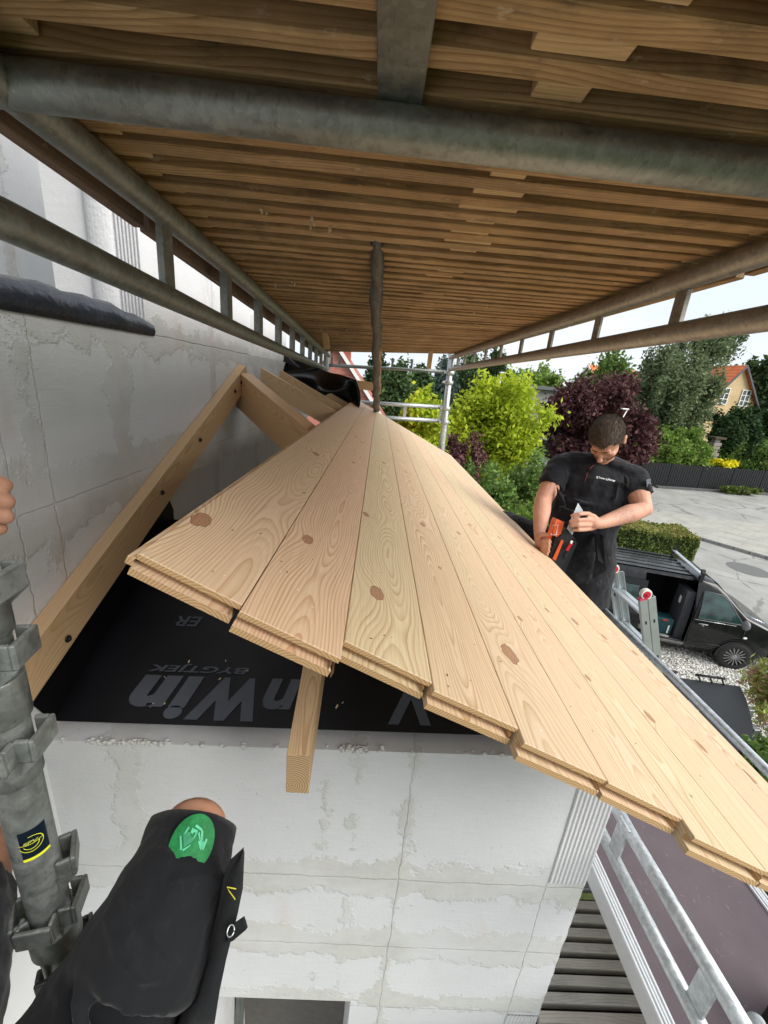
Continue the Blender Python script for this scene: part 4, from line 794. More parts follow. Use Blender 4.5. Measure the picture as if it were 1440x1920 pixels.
# ladder: two nested aluminium sections with red-hubbed wheels
la = thing('extension_ladder', 'aluminium extension ladder with red and white wheels leaning at the eave beside the worker', 'ladder', (1.8, 2.4, G))
dirl = (Vector((3.25, 0, G)) - Vector((1.72, 0, -1.15))).normalized(); per = Vector((-dirl.z, 0, dirl.x))
LM = flat('ladder_aluminium', (.60, .64, .65), .42, .5, .75, .08, 12)
for yy in (2.215, 2.575):
    for q, ext in ((0, 0), (1, .0)):
        b = MB(); base = Vector((1.72, yy, -1.15)) + per * (.052 * q); sgn = 1 if yy < 2.4 else -1
        x = dirl; Mx = Matrix(((per.x, 0, x.x, base.x), (0, 1, 0, base.y), (per.z, 0, x.z, base.z), (0, 0, 0, 1)))
        t = .0035; D = .046; Wd = .024
        b.box((0, 0, 0), (D, t, 4.2), M=Mx); s = -1 if yy > 2.4 else 1
        b.box((0, t if s > 0 else -Wd + t, 0), (t, Wd if s > 0 else 0, 4.2), M=Mx); b.box((D - t, t if s > 0 else -Wd + t, 0), (D, Wd if s > 0 else 0, 4.2), M=Mx)
        for k in range(6): b.box((D * .4, -.0012, .28 * k + .16), (D * .62, -.0002, .28 * k + .185), 1, M=Mx)
        b.build('stile', [LM, M['stk']], la, .0012, 1)
    wc = Vector((1.72, yy + .011, -1.15)) + per * .045 - dirl * .03
    b = MB(); b.tube([wc + Vector((0, -.014, 0)), wc + Vector((0, .014, 0))], .035, 28); b.build('wheel', flat('wheel_white', (.72, .68, .60), .5), la, .004)
    b = MB(); b.tube([wc + Vector((0, -.0165, 0)), wc + Vector((0, .0165, 0))], .0245, 24); b.tube([wc + Vector((0, -.024, 0)), wc + Vector((0, .02, 0))], .006, 12); b.build('wheel_hub', flat('hub_red', (.52, .02, .05), .4), la, .002)
    b = MB(); e0 = Vector((1.72, yy, -1.15)); Mx = Matrix(((per.x, 0, dirl.x, e0.x), (0, 1, 0, e0.y), (per.z, 0, dirl.z, e0.z), (0, 0, 0, 1)))
    b.box((-.002, -.003, -.012), (.05, .026, .004), M=Mx); b.build('end_cap', flat('cap_red', (.62, .05, .12), .45), la, .002)
for q in (0, 1):
    for k in range(14):
        c = Vector((1.72, 0, -1.15)) + dirl * (.12 + .28 * k + .03 * q) + per * (.023 + .052 * q); b = MB(); rr = Matrix(((per.x, 0, dirl.x, c.x), (0, 1, 0, 0), (per.z, 0, dirl.z, c.z), (0, 0, 0, 1)))
        b.box((-.014, 2.219, -.011), (.014, 2.572, .011), M=rr); b.build('rung', LM, la, .003, 2)

# ================================================================== TREES, SHRUBS, HOUSES
def leafmat(name, cols, trans=.25, rough=.65):
    n = NT(name, rough, .25); r = n.island(); st = [(i / max(1, len(cols) - 1), c) for i, c in enumerate(cols)]; c = n.ramp(r, st)
    v = n.noise(n.pos(), 1.3, 4, .65); c = n.mix(.6, c, n.ramp(v, [(.32, .7), (.68, 1.6)]), 'MULTIPLY'); n.color(c)
    tr = n.t.nodes.new('ShaderNodeBsdfTranslucent'); n.l(c, tr.inputs[0]); mx = n.t.nodes.new('ShaderNodeMixShader'); mx.inputs[0].default_value = trans
    n.l(n.b.outputs[0], mx.inputs[1]); n.l(tr.outputs[0], mx.inputs[2]); n.l(mx.outputs[0], n.o.inputs[0]); return n.m
LM_ = {
 'yellow': leafmat('leaves_yellow_green', [(.26, .36, .02), (.38, .47, .03), (.52, .58, .05), (.34, .45, .04)], .45),
 'green': leafmat('leaves_green', [(.06, .12, .028), (.11, .19, .04), (.18, .27, .06), (.08, .15, .035)], .3),
 'bright': leafmat('leaves_bright_green', [(.09, .17, .025), (.15, .25, .04), (.24, .34, .07), (.11, .19, .04)], .3),
 'dark': leafmat('leaves_dark_green', [(.018, .042, .016), (.035, .07, .022), (.05, .10, .03)]),
 'fir': leafmat('needles_green', [(.035, .07, .028), (.065, .115, .04), (.10, .16, .055)]),
 'blue': leafmat('needles_blue', [(.04, .065, .055), (.07, .105, .09), (.10, .14, .12)]),
 'birch': leafmat('leaves_birch', [(.10, .14, .07), (.14, .19, .09), (.21, .26, .13), (.12, .155, .08)], .35),
 'purple': leafmat('leaves_purple', [(.035, .012, .016), (.065, .022, .028), (.12, .045, .05), (.085, .045, .035)], .2),
 'russet': leafmat('leaves_russet', [(.10, .05, .045), (.16, .075, .06), (.07, .03, .035)], .2),
 'maple': leafmat('leaves_maple', [(.30, .36, .07), (.42, .46, .14), (.22, .30, .06), (.45, .27, .16), (.34, .18, .13)], .3),
 'hedge': leafmat('leaves_hedge', [(.06, .10, .022), (.11, .16, .035), (.17, .22, .05), (.09, .12, .03)], .2),
 'hedgetop': leafmat('leaves_hedge_top', [(.17, .22, .04), (.24, .27, .06), (.30, .22, .10), (.20, .26, .05)], .25),
 'flower': leafmat('flowers_yellow', [(.70, .62, .01), (.85, .75, .02), (.55, .55, .03)], .2)}
M['bark'] = flat('bark', (.10, .08, .06), .9, .1, 0, .35, 12, .5); M['birchbark'] = flat('birch_bark', (.45, .43, .40), .8, .1, 0, .4, 6, .3)
def leaf_mesh(cent, spread, n, size, seed, aspect=.55, droop=0.0, flat_=0.0):
    g = np.random.default_rng(seed); c = np.asarray(cent); k = g.integers(0, len(c), n); sp = np.asarray(spread)[k] if np.ndim(spread) > 1 else np.tile(np.asarray(spread, float), (n, 1))
    p = c[k] + g.normal(0, 1, (n, 3)) * sp * .6
    if droop: p[:, 2] -= np.abs(g.normal(0, 1, n)) * droop
    a = g.normal(0, 1, (n, 3)); a[:, 2] *= (1 - flat_); a /= np.linalg.norm(a, axis=1)[:, None]; b = g.normal(0, 1, (n, 3)); b[:, 2] *= (1 - flat_); b -= a * (a * b).sum(1)[:, None]; b /= np.linalg.norm(b, axis=1)[:, None]
    s = size * (.55 + .9 * g.random(n))[:, None]
    v = np.stack([p - a * s, p + b * s * aspect, p + a * s, p - b * s * aspect], 1).reshape(-1, 3); return v
def leaves(name, v, mat, parent, stuff=False):
    o_ = np.array(parent_world(parent)) if parent else np.zeros(3); n = len(v) // 4; me = bpy.data.meshes.new(name); me.vertices.add(len(v)); me.vertices.foreach_set('co', (v - o_).ravel())
    me.loops.add(n * 4); me.loops.foreach_set('vertex_index', np.arange(n * 4)); me.polygons.add(n); me.polygons.foreach_set('loop_start', np.arange(n) * 4); me.update(calc_edges=True); me.validate(); me.materials.append(mat)
    o = bpy.data.objects.new(name, me); o.parent = parent; COL.objects.link(o); return o
def clumps(c, r, n, seed, shell=.55, conic=0.0, lumps=6):
    """clump centres filling an uneven crown: several overlapping lobes round the middle"""
    g = np.random.default_rng(seed); c = np.array(c); r = np.array(r, float); L = []
    lob = [(np.zeros(3), 1.0)] + [((lambda d: d / np.linalg.norm(d) * .45)(g.normal(0, 1, 3)), .50 + .22 * g.random()) for _ in range(lumps)]
    while len(L) < n:
        o, q = lob[g.integers(0, len(lob))]; d = g.normal(0, 1, 3); d /= np.linalg.norm(d); rad = (shell + (1 - shell) * g.random()) * q; p = o + d * rad
        if p[2] < -.98: continue
        if conic:
            f = 1 - conic * (p[2] + 1) / 2; p[:2] *= max(f, .04)
        L.append(c + p * r)
    return np.array(L)
def tree(name, label, cat, base, top, r, mat, n=7000, size=.16, ncl=70, seed=1, conic=0.0, trunk=.14, bark='bark', low=.25, shell=.5, group=None, droop=0.0, cl=.20, lumps=7, aspect=.55, nb=9):
    """base (x, y, z) at the ground, top height z, r = (rx, ry) crown radii"""
    x, y, z0 = base; H = top - z0; zb = z0 + H * low; cz = (zb + top) / 2; rz = (top - zb) / 2
    t = thing(name, label, cat, (x, y, z0), group); C = clumps((x, y, cz), (r[0], r[1], rz), ncl, seed, shell, conic, lumps)
    sp = np.array([r[0], r[1], rz]) * cl; sp = np.minimum(sp, max(sp.min() * 1.6, .02))
    leaves('crown', leaf_mesh(C, tuple(sp), n, size, seed + 5, aspect, droop), LM_[mat], t)
    b = MB(); g = random.Random(seed); tp = Vector((x + g.uniform(-.1, .1) * r[0], y, z0 + H * (.92 if conic else .68)))
    b.tube([(x, y, z0 - .05), (x + g.uniform(-.05, .05), y, z0 + H * .3), tuple(tp)], [trunk, trunk * .75, trunk * .2], 8)
    for i in range(nb):
        q = Vector(C[g.randrange(len(C))]); s = Vector((x, y, z0 + H * g.uniform(low * .7, .55))); m = s.lerp(q, .5) + Vector((0, 0, g.uniform(0, .1) * H)); b.tube([s, m, q], [trunk * .38, trunk * .22, trunk * .06], 6)
    b.build('trunk', M[bark], t); return t
def shrub(label, base, top, r, mat, n=4000, size=.06, seed=1, group=None, name='shrub', cat='shrub', ncl=60, shell=.55, **k): return tree(name, label, cat, base, top, r, mat, n, size, ncl, seed, 0, .035, 'bark', .04, shell, group, **k)
Zg = G
# the big ones, named by their colour
tree('yellow_tree', 'bright yellow-green tree behind the far scaffold upright', 'tree', (6.0, 20.5, Zg), 1.15, (2.5, 2.4), 'yellow', 24000, .12, 120, 3, trunk=.16, low=.10, shell=.3, lumps=12, cl=.19)
tree('yellow_tree', 'smaller yellow-green tree seen through the far guard rail', 'tree', (1.95, 17.5, Zg), -.1, (1.1, 1.2), 'yellow', 9000, .11, 70, 4, trunk=.10, low=.12, shell=.4)
shrub('dark purple bush low behind the bright far upright', (2.75, 13.2, Zg), -.98, (.75, .8), 'purple', 7000, .07, 5, cl=.2)
shrub('reddish-brown bush below the yellow-green tree', (3.45, 13.6, Zg), -1.3, (.7, .7), 'russet', 5000, .065, 6, cl=.2)
shrub('large loose light green shrub just beyond the roof edge', (3.25, 10.3, Zg), -1.25, (1.0, 1.2), 'green', 14000, .055, 7, ncl=110, cl=.16, shell=.35)
shrub('pale green feathery shrub beside the worker, overhanging the road', (3.75, 8.8, Zg), -1.75, (1.0, 1.1), 'bright', 14000, .05, 8, ncl=110, cl=.16, shell=.35)
shrub('low green shrub below the yellow-green tree, left of the worker', (6.3, 15.5, Zg), -2.1, (1.2, 1.0), 'green', 7000, .07, 9)
tree('purple_tree', 'broad dark purple-leaved tree behind the worker', 'tree', (13.1, 24.5, Zg), 1.75, (3.5, 2.8), 'purple', 38000, .13, 190, 11, trunk=.2, low=.02, shell=.35, lumps=12, cl=.14)
tree('birch_tree', 'tall grey-green birch with drooping branches left of the yellow house', 'tree', (21.6, 31, Zg), 6.4, (3.2, 2.8), 'birch', 46000, .125, 210, 12, trunk=.17, bark='birchbark', low=.12, shell=.25, droop=.75, lumps=9, cl=.11, nb=26)
tree('birch_tree', 'thinner birch crown reaching above the right guard beam', 'tree', (25.6, 33.5, Zg), 7.3, (2.3, 2.0), 'birch', 9000, .12, 60, 13, trunk=.13, bark='birchbark', low=.70, shell=.25, droop=.8, nb=20, cl=.14)
tree('broadleaf_tree', 'green tree behind the birch, right of the purple tree', 'tree', (21.5, 40, Zg), 4.9, (3.2, 2.6), 'green', 9000, .2, 70, 14)
tree('round_tree', 'dense dark green round tree in front of the yellow gable house', 'tree', (26.2, 30.0, Zg), .75, (1.7, 1.6), 'dark', 16000, .13, 90, 15, low=.06, shell=.55, cl=.16)
shrub('rounded mid green bush above the black fence beside the worker', (20.8, 28.2, Zg), -1.25, (2.7, 1.5), 'bright', 26000, .10, 16, ncl=120, cl=.16)
shrub('olive green bush right of the stone pillar above the fence', (27.0, 29.0, Zg), -1.0, (2.1, 1.2), 'green', 14000, .10, 17, ncl=90)
shrub('grey-green bush at the right margin hanging over the black fence', (28.3, 28.4, Zg), -1.7, (1.6, .9), 'hedge', 10000, .09, 18)
shrub('low pale leafed shrub growing at the foot of the black fence', (24.8, 26.1, Zg), -4.55, (1.8, .35), 'hedge', 5000, .08, 19)
shrub('small dark shrub behind the stone pillar', (23.4, 30.2, Zg), -1.6, (1.2, .8), 'dark', 6000, .09, 20)
# conifers beyond the scaffold end and the distant tree line
for i, (q, h, rr, mt, lab) in enumerate((((1.1, 24, Zg), 1.6, (1.7, 1.6), 'fir', 'dark green conifer directly behind the wrapped grey strip'), ((2.9, 26, Zg), 1.9, (1.9, 1.6), 'fir', 'broad green conifer left of the far scaffold upright'), ((4.9, 33, Zg), 2.2, (1.9, 1.8), 'blue', 'blue-grey conifer behind the far scaffold corner'),
        ((7.3, 34, Zg), 3.0, (2.0, 2.0), 'fir', 'dark conifer above the yellow-green tree at its left'), ((9.9, 38, Zg), 3.7, (2.3, 2.2), 'dark', 'dark pine above the middle of the yellow-green tree'), ((-.1, 30, Zg), 1.9, (1.5, 1.5), 'dark', 'dark conifer just right of the red brick gable'))):
    tree('conifer_tree', lab, 'tree', q, h, rr, mt, 11000, .15, 90, 40 + i, conic=.62, low=.05, shell=.35, lumps=3, group='conifers beyond the scaffold', trunk=.15)
for i, (x, y, h, rx, mt, lab) in enumerate(((14.2, 52, 3.4, 4.2, 'green', 'distant green tree above the flat grey roof'), (22.5, 60, 4.0, 4.0, 'bright', 'distant bright green tree behind the orange roof'), (39.4, 44, 5.4, 2.6, 'dark', 'dark tree right of the yellow gable house'),
        (42.5, 43, 4.4, 3.0, 'green', 'green tree at the right margin beyond the yellow house'), (38.0, 58, 6.0, 4.5, 'fir', 'tall tree behind the yellow house'), (11.5, 60, 4.5, 4.0, 'fir', 'far dark tree behind the pines'), (1.5, 60, 3.0, 5.0, 'green', 'far green tree seen under the deck end'), (33.0, 62, 6.0, 4.0, 'green', 'far tree between the birch and the yellow house'))):
    tree('broadleaf_tree', lab, 'tree', (x, y, Zg), h, (rx, rx * .8), mt, 9000, .27, 80, 60 + i, low=.1, shell=.4, group='distant trees', trunk=.25)
w_ = []; g = np.random.default_rng(90)
for k in range(150):
    a = g.uniform(-.35, .95); d = g.uniform(85, 110); w_.append((d * math.sin(a), d * math.cos(a), Zg + g.uniform(1.0, 6.2)))
struct(leaves('distant_woodland', leaf_mesh(np.array(w_), (3.2, 3.2, 1.7), 16000, .55, 91), LM_['green'], None), 'stuff')
gc_ = []
for k in range(1400):
    x = g.uniform(3.0, 32); y = g.uniform(27.2, 31) if x > 17 else g.uniform(14, 30) ; 
    if x < 17 and x > 5.5 and y > 12 : x = g.uniform(1.5, 5.5)
    gc_.append((x, y, Zg + g.uniform(.02, .35)))
struct(leaves('ground_cover', leaf_mesh(np.array(gc_), (.4, .4, .12), 22000, .09, 92), LM_['hedge'], None), 'stuff')
# hedge with a clipped, yellower top; light from above is put into its leaf colour
hg = thing('clipped_hedge', 'clipped box-shaped hedge with browned, top-lit yellowish top beyond the van roof', 'hedge', (8.8, 12.0, Zg))
h0, h1, h2 = Vector((5.5, 13.9, 0)), Vector((10.9, 12.35, 0)), Vector((.27, .95, 0))
def hedge_pts(n, where, seed):
    g = np.random.default_rng(seed); P = []
    for _ in range(n):
        u, w, z = g.random(), g.random() * 1.45, g.random() * 1.05
        if where == 'top': z = 1.05 + .05 * math.sin(u * 21) + g.normal(0, .02)
        else:
            k = g.integers(0, 3)
            if k == 0: w = 0 + g.normal(0, .02)
            elif k == 1: u = 1.0
            else: w = 1.45
        q = h0.lerp(h1, u) + h2 * w; P.append((q.x, q.y, Zg + z))
    return np.array(P)
leaves('side_leaves', leaf_mesh(hedge_pts(5200, 'side', 1), (.05, .05, .05), 30000, .045, 101, .6), LM_['hedge'], hg)
leaves('top_leaves', leaf_mesh(hedge_pts(3000, 'top', 2), (.06, .06, .035), 17000, .042, 102, .6), LM_['hedgetop'], hg)
b = MB(); q = [h0, h1, h1 + h2 * 1.4, h0 + h2 * 1.4]; b.prism([(p.x, p.y) for p in q], 2, Zg, Zg + 1.0); b.build('inner_twigs', flat('twigs', (.03, .035, .012), .9), hg)
# maple-like shrub at the right margin, near
shrub('yellow-green and pink feathery maple shrub at the right margin above the trailer', (6.85, 5.0, Zg), -3.45, (.62, .65), 'maple', 9000, .052, 31, ncl=70, aspect=.28, cl=.2, name='maple_shrub')
shrub('dark green shrub below the pink-tinged maple at the right margin', (5.65, 3.85, Zg), -4.0, (.60, .75), 'green', 12000, .045, 32, ncl=90)
shrub('low yellow-green shrub at the lower right margin next to the boards', (4.1, 2.9, Zg), -4.0, (.6, .5), 'hedge', 6000, .04, 33)
shrub('small leafy plant on the pavement behind the bent steel stand', (20.0, 14.3, Zg), -4.35, (.7, .6), 'bright', 3000, .08, 34)
sb = MB(); sb.tube([(17.75, 14.6, G), (17.75, 14.6, G + .78), (17.85, 14.6, G + .86), (19.6, 14.2, G + .86)], .03, 8); tag(sb.build('steel_stand', M['galv_far'], loc=(17.75, 14.6, G)), 'bent white tube stand on the far pavement at the right margin', 'bike stand')
# fences
fm = NT('black_fence_paint', .7, .3); fpz = fm.pos(); fm.color(fm.ramp(fm.noise(fpz, 8, 4), [(.3, (.008, .009, .011)), (.7, (.018, .02, .023))]))
def fence(label, A, B_, h, nsec, seed):
    A = Vector(A); B_ = Vector(B_); t = thing('board_fence', label, 'fence', tuple(A), 'black board fences'); d = (B_ - A); nrm_ = Vector((d.y, -d.x, 0)).normalized()
    for i in range(nsec):
        a = A.lerp(B_, i / nsec); c = A.lerp(B_, (i + 1) / nsec); b = MB(); nb = 26
        for j in range(nb):
            p, q = a.lerp(c, (j + .06) / nb), a.lerp(c, (j + .94) / nb); zz = h * (1 + .008 * math.sin(j * 5 + i)); o = nrm_ * (.012 if j % 2 else -.006)
            b.prism([(p.x + o.x, p.y + o.y), (q.x + o.x, q.y + o.y), (q.x + o.x + nrm_.x * .02, q.y + o.y + nrm_.y * .02), (p.x + o.x + nrm_.x * .02, p.y + o.y + nrm_.y * .02)], 2, A.z + .05, A.z + zz)
        b.build('board_panel', fm.m, t)
        b = MB(); b.box((a.x - .05, a.y - .05, A.z), (a.x + .05, a.y + .05, A.z + h + .03)); b.build('post', fm.m, t)
    return t
fence('long black board fence above the far kerb on the right', (17.6, 26.35, G), (34.0, 27.75, G), 1.62, 7, 1)
fence('black board fence running away from the street behind the worker', (17.4, 26.5, G), (14.2, 39.5, G), 1.5, 6, 2)
# yellow house with the orange roof
def sash(b_parent, c, ux, w, h, M_w, M_g, nx=2, nz=3):
    c = Vector(c); ux = Vector(ux).normalized(); nr = Vector((ux.y, -ux.x, 0)); b = MB()
    def bar(x0, x1, z0, z1, d):
        p = [c + ux * x0 + nr * .01, c + ux * x1 + nr * .01]; 
        b.prism([(p[0].x, p[0].y), (p[1].x, p[1].y), (p[1].x + nr.x * d, p[1].y + nr.y * d), (p[0].x + nr.x * d, p[0].y + nr.y * d)], 2, c.z + z0, c.z + z1)
    f = .08
    bar(-w / 2, -w / 2 + f, 0, h, .07); bar(w / 2 - f, w / 2, 0, h, .07); bar(-w / 2 + f, w / 2 - f, 0, f, .068); bar(-w / 2 + f, w / 2 - f, h - f, h, .068)
    for i in range(1, nx): bar(-w / 2 + w * i / nx - .045, -w / 2 + w * i / nx + .045, f, h - f, .062)
    for i in range(1, nz): bar(-w / 2 + f, w / 2 - f, h * i / nz - .03, h * i / nz + .03, .055)
    o = b.build('window', M_w, b_parent); g_ = MB(); p = [c + ux * (-w / 2 + .02) + nr * .014, c + ux * (w / 2 - .02) + nr * .014]
    g_.face([(p[0].x, p[0].y, c.z + .02), (p[1].x, p[1].y, c.z + .02), (p[1].x, p[1].y, c.z + h - .02), (p[0].x, p[0].y, c.z + h - .02)]); g_.build('pane', M_g, o)
M['white'] = flat('white_paint', (.78, .78, .76), .5, .4, 0, .05, 5); M['glass_far'] = flat('window_glass', (.05, .06, .07), .1, .8)
tl = NT('orange_roof_tiles', .7, .25); tp_ = tl.pos(); X, Y, Z = tl.sep(tp_); wv = tl.math('FRACT', tl.math('MULTIPLY', Z, 3.1)); t2 = tl.noise(tp_, 2.4, 4, .6)
cc = tl.ramp(t2, [(.3, (.52, .13, .045)), (.7, (.72, .20, .075))]); cc = tl.mix(tl.ramp(wv, [(.0, .75), (.22, 0.0), (.9, 0.0), (1, .6)]), cc, (.26, .06, .025)); tl.color(cc); tl.bump(wv, .6, .05)
brn = NT('yellow_brick', .85, .2); bp = brn.pos(); bc = brn.ramp(brn.noise(bp, 1.2, 4), [(.3, (.50, .37, .20)), (.7, (.62, .47, .27))]); bz = brn.math('FRACT', brn.math('MULTIPLY', brn.sep(bp)[2], 5.2)); bc = brn.mix(brn.ramp(bz, [(0, .35), (.2, 0.0)]), bc, (.34, .27, .18)); brn.color(bc)
def gable_house(name, label, c, ux, w, L, zE, zR, M_wall, M_roof, M_barge, windows=(), over=.35, bargew=.28, chim=None):
    """c: centre of the visible gable at ground, ux along the gable, L length behind"""
    c = Vector(c); ux = Vector(ux).normalized(); uy = Vector((-ux.y, ux.x, 0)); t = thing(name, label, 'house', tuple(c))
    def P(a, l, z): return tuple(c + ux * a + uy * l + Vector((0, 0, z - c.z)))
    b = MB(); prof = [(-w / 2, G), (w / 2, G), (w / 2, zE), (0, zR), (-w / 2, zE)]
    b.face([P(a, 0, z) for a, z in prof]); b.face([P(a, L, z) for a, z in reversed(prof)])
    for s in (-1, 1): b.face([P(s * w / 2, 0, G), P(s * w / 2, L, G), P(s * w / 2, L, zE), P(s * w / 2, 0, zE)])
    b.build('wall', M_wall, t); sl = (zR - zE) / (w / 2); b = MB()
    for s in (-1, 1):
        e = w / 2 + over; q = [P(0, -over, zR + .05), P(s * e, -over, zR + .05 - sl * e), P(s * e, L + over, zR + .05 - sl * e), P(0, L + over, zR + .05)]; q2 = [tuple(Vector(p) + Vector((0, 0, .14))) for p in q]
        b.face(q[::-1] if s > 0 else q); b.face(q2)
        for i in range(4): b.face([q[i], q[(i + 1) % 4], q2[(i + 1) % 4], q2[i]])
    rf = b.build('roof', M_roof, t); b = MB()
    for s in (-1, 1):
        e = w / 2 + over; b.face([P(0, -over - .02, zR + .22), P(s * e, -over - .02, zR + .22 - sl * e), P(s * e, -over - .02, zR + .22 - bargew - sl * e), P(0, -over - .02, zR + .22 - bargew)]); b.face([P(0, -over + .04, zR + .22), P(s * e, -over + .04, zR + .22 - sl * e), P(s * e, -over + .04, zR + .22 - bargew - sl * e), P(0, -over + .04, zR + .22 - bargew)])
        b.face([P(0, -over - .02, zR + .22), P(s * e, -over - .02, zR + .22 - sl * e), P(s * e, -over + .04, zR + .22 - sl * e), P(0, -over + .04, zR + .22)]); b.face([P(0, -over - .02, zR + .22 - bargew), P(s * e, -over - .02, zR + .22 - bargew - sl * e), P(s * e, -over + .04, zR + .22 - bargew - sl * e), P(0, -over + .04, zR + .22 - bargew)])
    b.build('barge_board', M_barge, t)
    for (a, z, ww, hh) in windows: sash(t, P(a, -.02, z), ux, ww, hh, M['white'], M['glass_far'])
    if chim:
        b = MB(); a, l, zz, cw = chim; p = c + ux * a + uy * l; b.box((p.x - cw, p.y - cw, zR - 1.2), (p.x + cw, p.y + cw, zz)); b.box((p.x - cw - .05, p.y - cw - .05, zz + .002), (p.x + cw + .05, p.y + cw + .05, zz + .12)); b.build('chimney', flat('chimney_brick', (.33, .12, .09), .9, .2, 0, .25, 6), rf)
    return t
gable_house('yellow_house', 'yellow brick gable house with orange tile roof and two white six-pane windows', (35.6, 42.0, G), (.98, .2, 0), 7.6, 9, .1, 4.5, brn.m, tl.m, flat('dark_barge', (.07, .08, .10), .6), [(-1.35, .85, 1.15, 1.6), (1.35, .85, 1.15, 1.6)])
gable_house('orange_roof_house', 'pale house with an orange roof peeking over the purple tree', (22.9, 47.0, G), (.3, -.95, 0), 5.0, 6, .9, 3.6, M['white'], tl.m, M['white'])
fr = thing('flat_roof_house', 'low grey flat-roofed house behind the yellow-green tree', 'house', (17, 48, G)); b = MB(); b.box((15.0, 46, G), (19.4, 52, .75)); b.build('wall', flat('grey_render', (.40, .40, .39), .9), fr); b = MB(); b.box((14.4, 45.4, .752), (19.9, 52.5, 1.1)); b.build('roof', flat('grey_roof', (.17, .18, .19), .8), fr)
rbn = NT('red_brick', .85, .2); bp = rbn.pos(); bk = rbn.t.nodes.new('ShaderNodeTexBrick'); rbn.l(rbn.mapp(bp, (1, 1, 1), (0, 0, 0), (R(90), 0, 0)), bk.inputs[0]); bk.inputs['Scale'].default_value = 1; bk.inputs['Brick Width'].default_value = .24; bk.inputs['Row Height'].default_value = .08; bk.inputs['Mortar Size'].default_value = .008
bk.inputs['Color1'].default_value = (.42, .13, .10, 1); bk.inputs['Color2'].default_value = (.52, .19, .15, 1); bk.inputs['Mortar'].default_value = (.40, .27, .23, 1); rbn.color(bk.outputs[0])
gable_house('red_brick_house', 'red brick gable with white barge boards and a chimney beyond the black plastic sheet', (-1.52, 14.2, G), (1, .02, 0), 5.6, 8, -2.7, .92, rbn.m, flat('dull_red_tiles', (.33, .11, .08), .8), M['white'], (), .15, .17, chim=(.10, 2.4, 1.55, .28))
b = MB(); b.box((42.6, 34.5, G), (50, 40, G + 2.0)); tag(b.build('dark_shed', flat('shed_black', (.012, .013, .014), .7), loc=(44, 36, G)), 'dark shed at the right margin beyond the fence', 'shed')
# pillar, flowers, lamp posts
PX = .2
sp = thing('stone_pillar', 'grey stone pillar standing above the yellow flowers behind the fence', 'pillar', (24.1, 28.7, G)); b = MB()
for i in range(9):
    w = .30 - .008 * i + .05 * math.sin(i * 2.1); b.box((24.1 - w, 28.7 - w, G + 1.2 + i * .24), (24.1 + w, 28.7 + w, G + 1.2 + i * .24 + .22))
b.box((23.85, 28.45, G), (24.35, 28.95, G + 1.2)); b.build('stones', flat('field_stone', (.30, .27, .25), .9, .2, 0, .4, 7, .5), sp, .02, 1); b = MB(); b.box((23.7, 28.3, G + 3.36), (24.5, 29.1, G + 3.5)); b.build('cap', M['bark'], sp, .01, 1)
fw = thing('flower_bed', 'strip of bright yellow flowers behind the black fence', 'flowers', (24.8, 28.2, G)); c_ = [(x, 28.1 + .2 * math.sin(x * 3), G + 1.72 + .10 * math.sin(x * 5)) for x in np.linspace(23.6, 25.7, 26)]
leaves('blossoms', leaf_mesh(np.array(c_), (.18, .18, .14), 3600, .07, 93, .8), LM_['flower'], fw); leaves('foliage', leaf_mesh(np.array(c_) - np.array((0, 0, .6)), (.25, .2, .4), 3000, .08, 94), LM_['green'], fw)
lp = thing('street_lamp', 'white street lamp with a short arm just behind the worker\'s head', 'street lamp', (13.0, 22.0, G), 'street lamps'); b = MB(); b.tube([(13.0, 22.0, G), (13.0, 22.0, G + 4.2), (13.2, 22.0, -.24)], [.05, .035, .03], 10); b.build('pole', M['white'], lp); b = MB(); b.box((12.88, 21.9, -.26), (13.24, 22.1, -.19)); b.build('lamp_head', M['white'], lp, .02)
lp = thing('street_lamp', 'thin white pole rising behind the yellow-green tree below the right guard beam', 'street lamp', (8.7, 31, G), 'street lamps'); b = MB(); b.tube([(8.7, 31, G), (8.75, 31, 1.4)], [.07, .05], 10); b.build('pole', M['white'], lp); b = MB(); b.box((8.6, 30.7, 1.35), (9.0, 31.1, 1.45)); b.build('lamp_head', M['white'], lp, .02)

# ================================================================== VAN
vx = Vector((.9659, -.2588, 0)); vy = Vector((.2588, .9659, 0)); VO = Vector((4.43, 8.88, G))
VM = Matrix(((vx.x, vy.x, 0, VO.x), (vx.y, vy.y, 0, VO.y), (0, 0, 1, VO.z), (0, 0, 0, 1))) @ Matrix.Scale(.92, 4)
van = thing('black_van', 'black panel van on white gravel with its side door slid open', 'van', tuple(VM @ Vector((2.4, 0, 0))))
pn = NT('black_paint', .16, .4); pnz = pn.noise(pn.pos(), 3, 4, .6); pn.color(pn.ramp(pnz, [(.3, (.003, .003, .004)), (.7, (.006, .0065, .008))])); pn.rough(pn.ramp(pn.noise(pn.pos(), 7, 5, .7), [(.35, .12), (.7, .34)])); pn.b.inputs['Coat Weight'].default_value = .25
M['vpaint'] = pn.m; M['vdark'] = flat('black_trim', (.012, .012, .013), .6); M['vglass'] = flat('glass_painted_reflection', (.022, .055, .052), .05, .8, 0, .85, 4.5); M['rubber'] = flat('tyre_rubber', (.018, .018, .018), .85); M['chrome'] = flat('silver_trim', (.62, .64, .66), .25, .5, .8)  # vglass: greenish reflections are put into the mottled teal colour
HW = [(.28, .88), (.45, .945), (.95, .955), (1.08, .935), (1.72, .80), (1.88, .74), (1.97, .62)]
def hw(z):
    for (a, p), (c, q) in zip(HW, HW[1:]):
        if z <= c: return p + (q - p) * max(0, (z - a) / (c - a))
    return .62
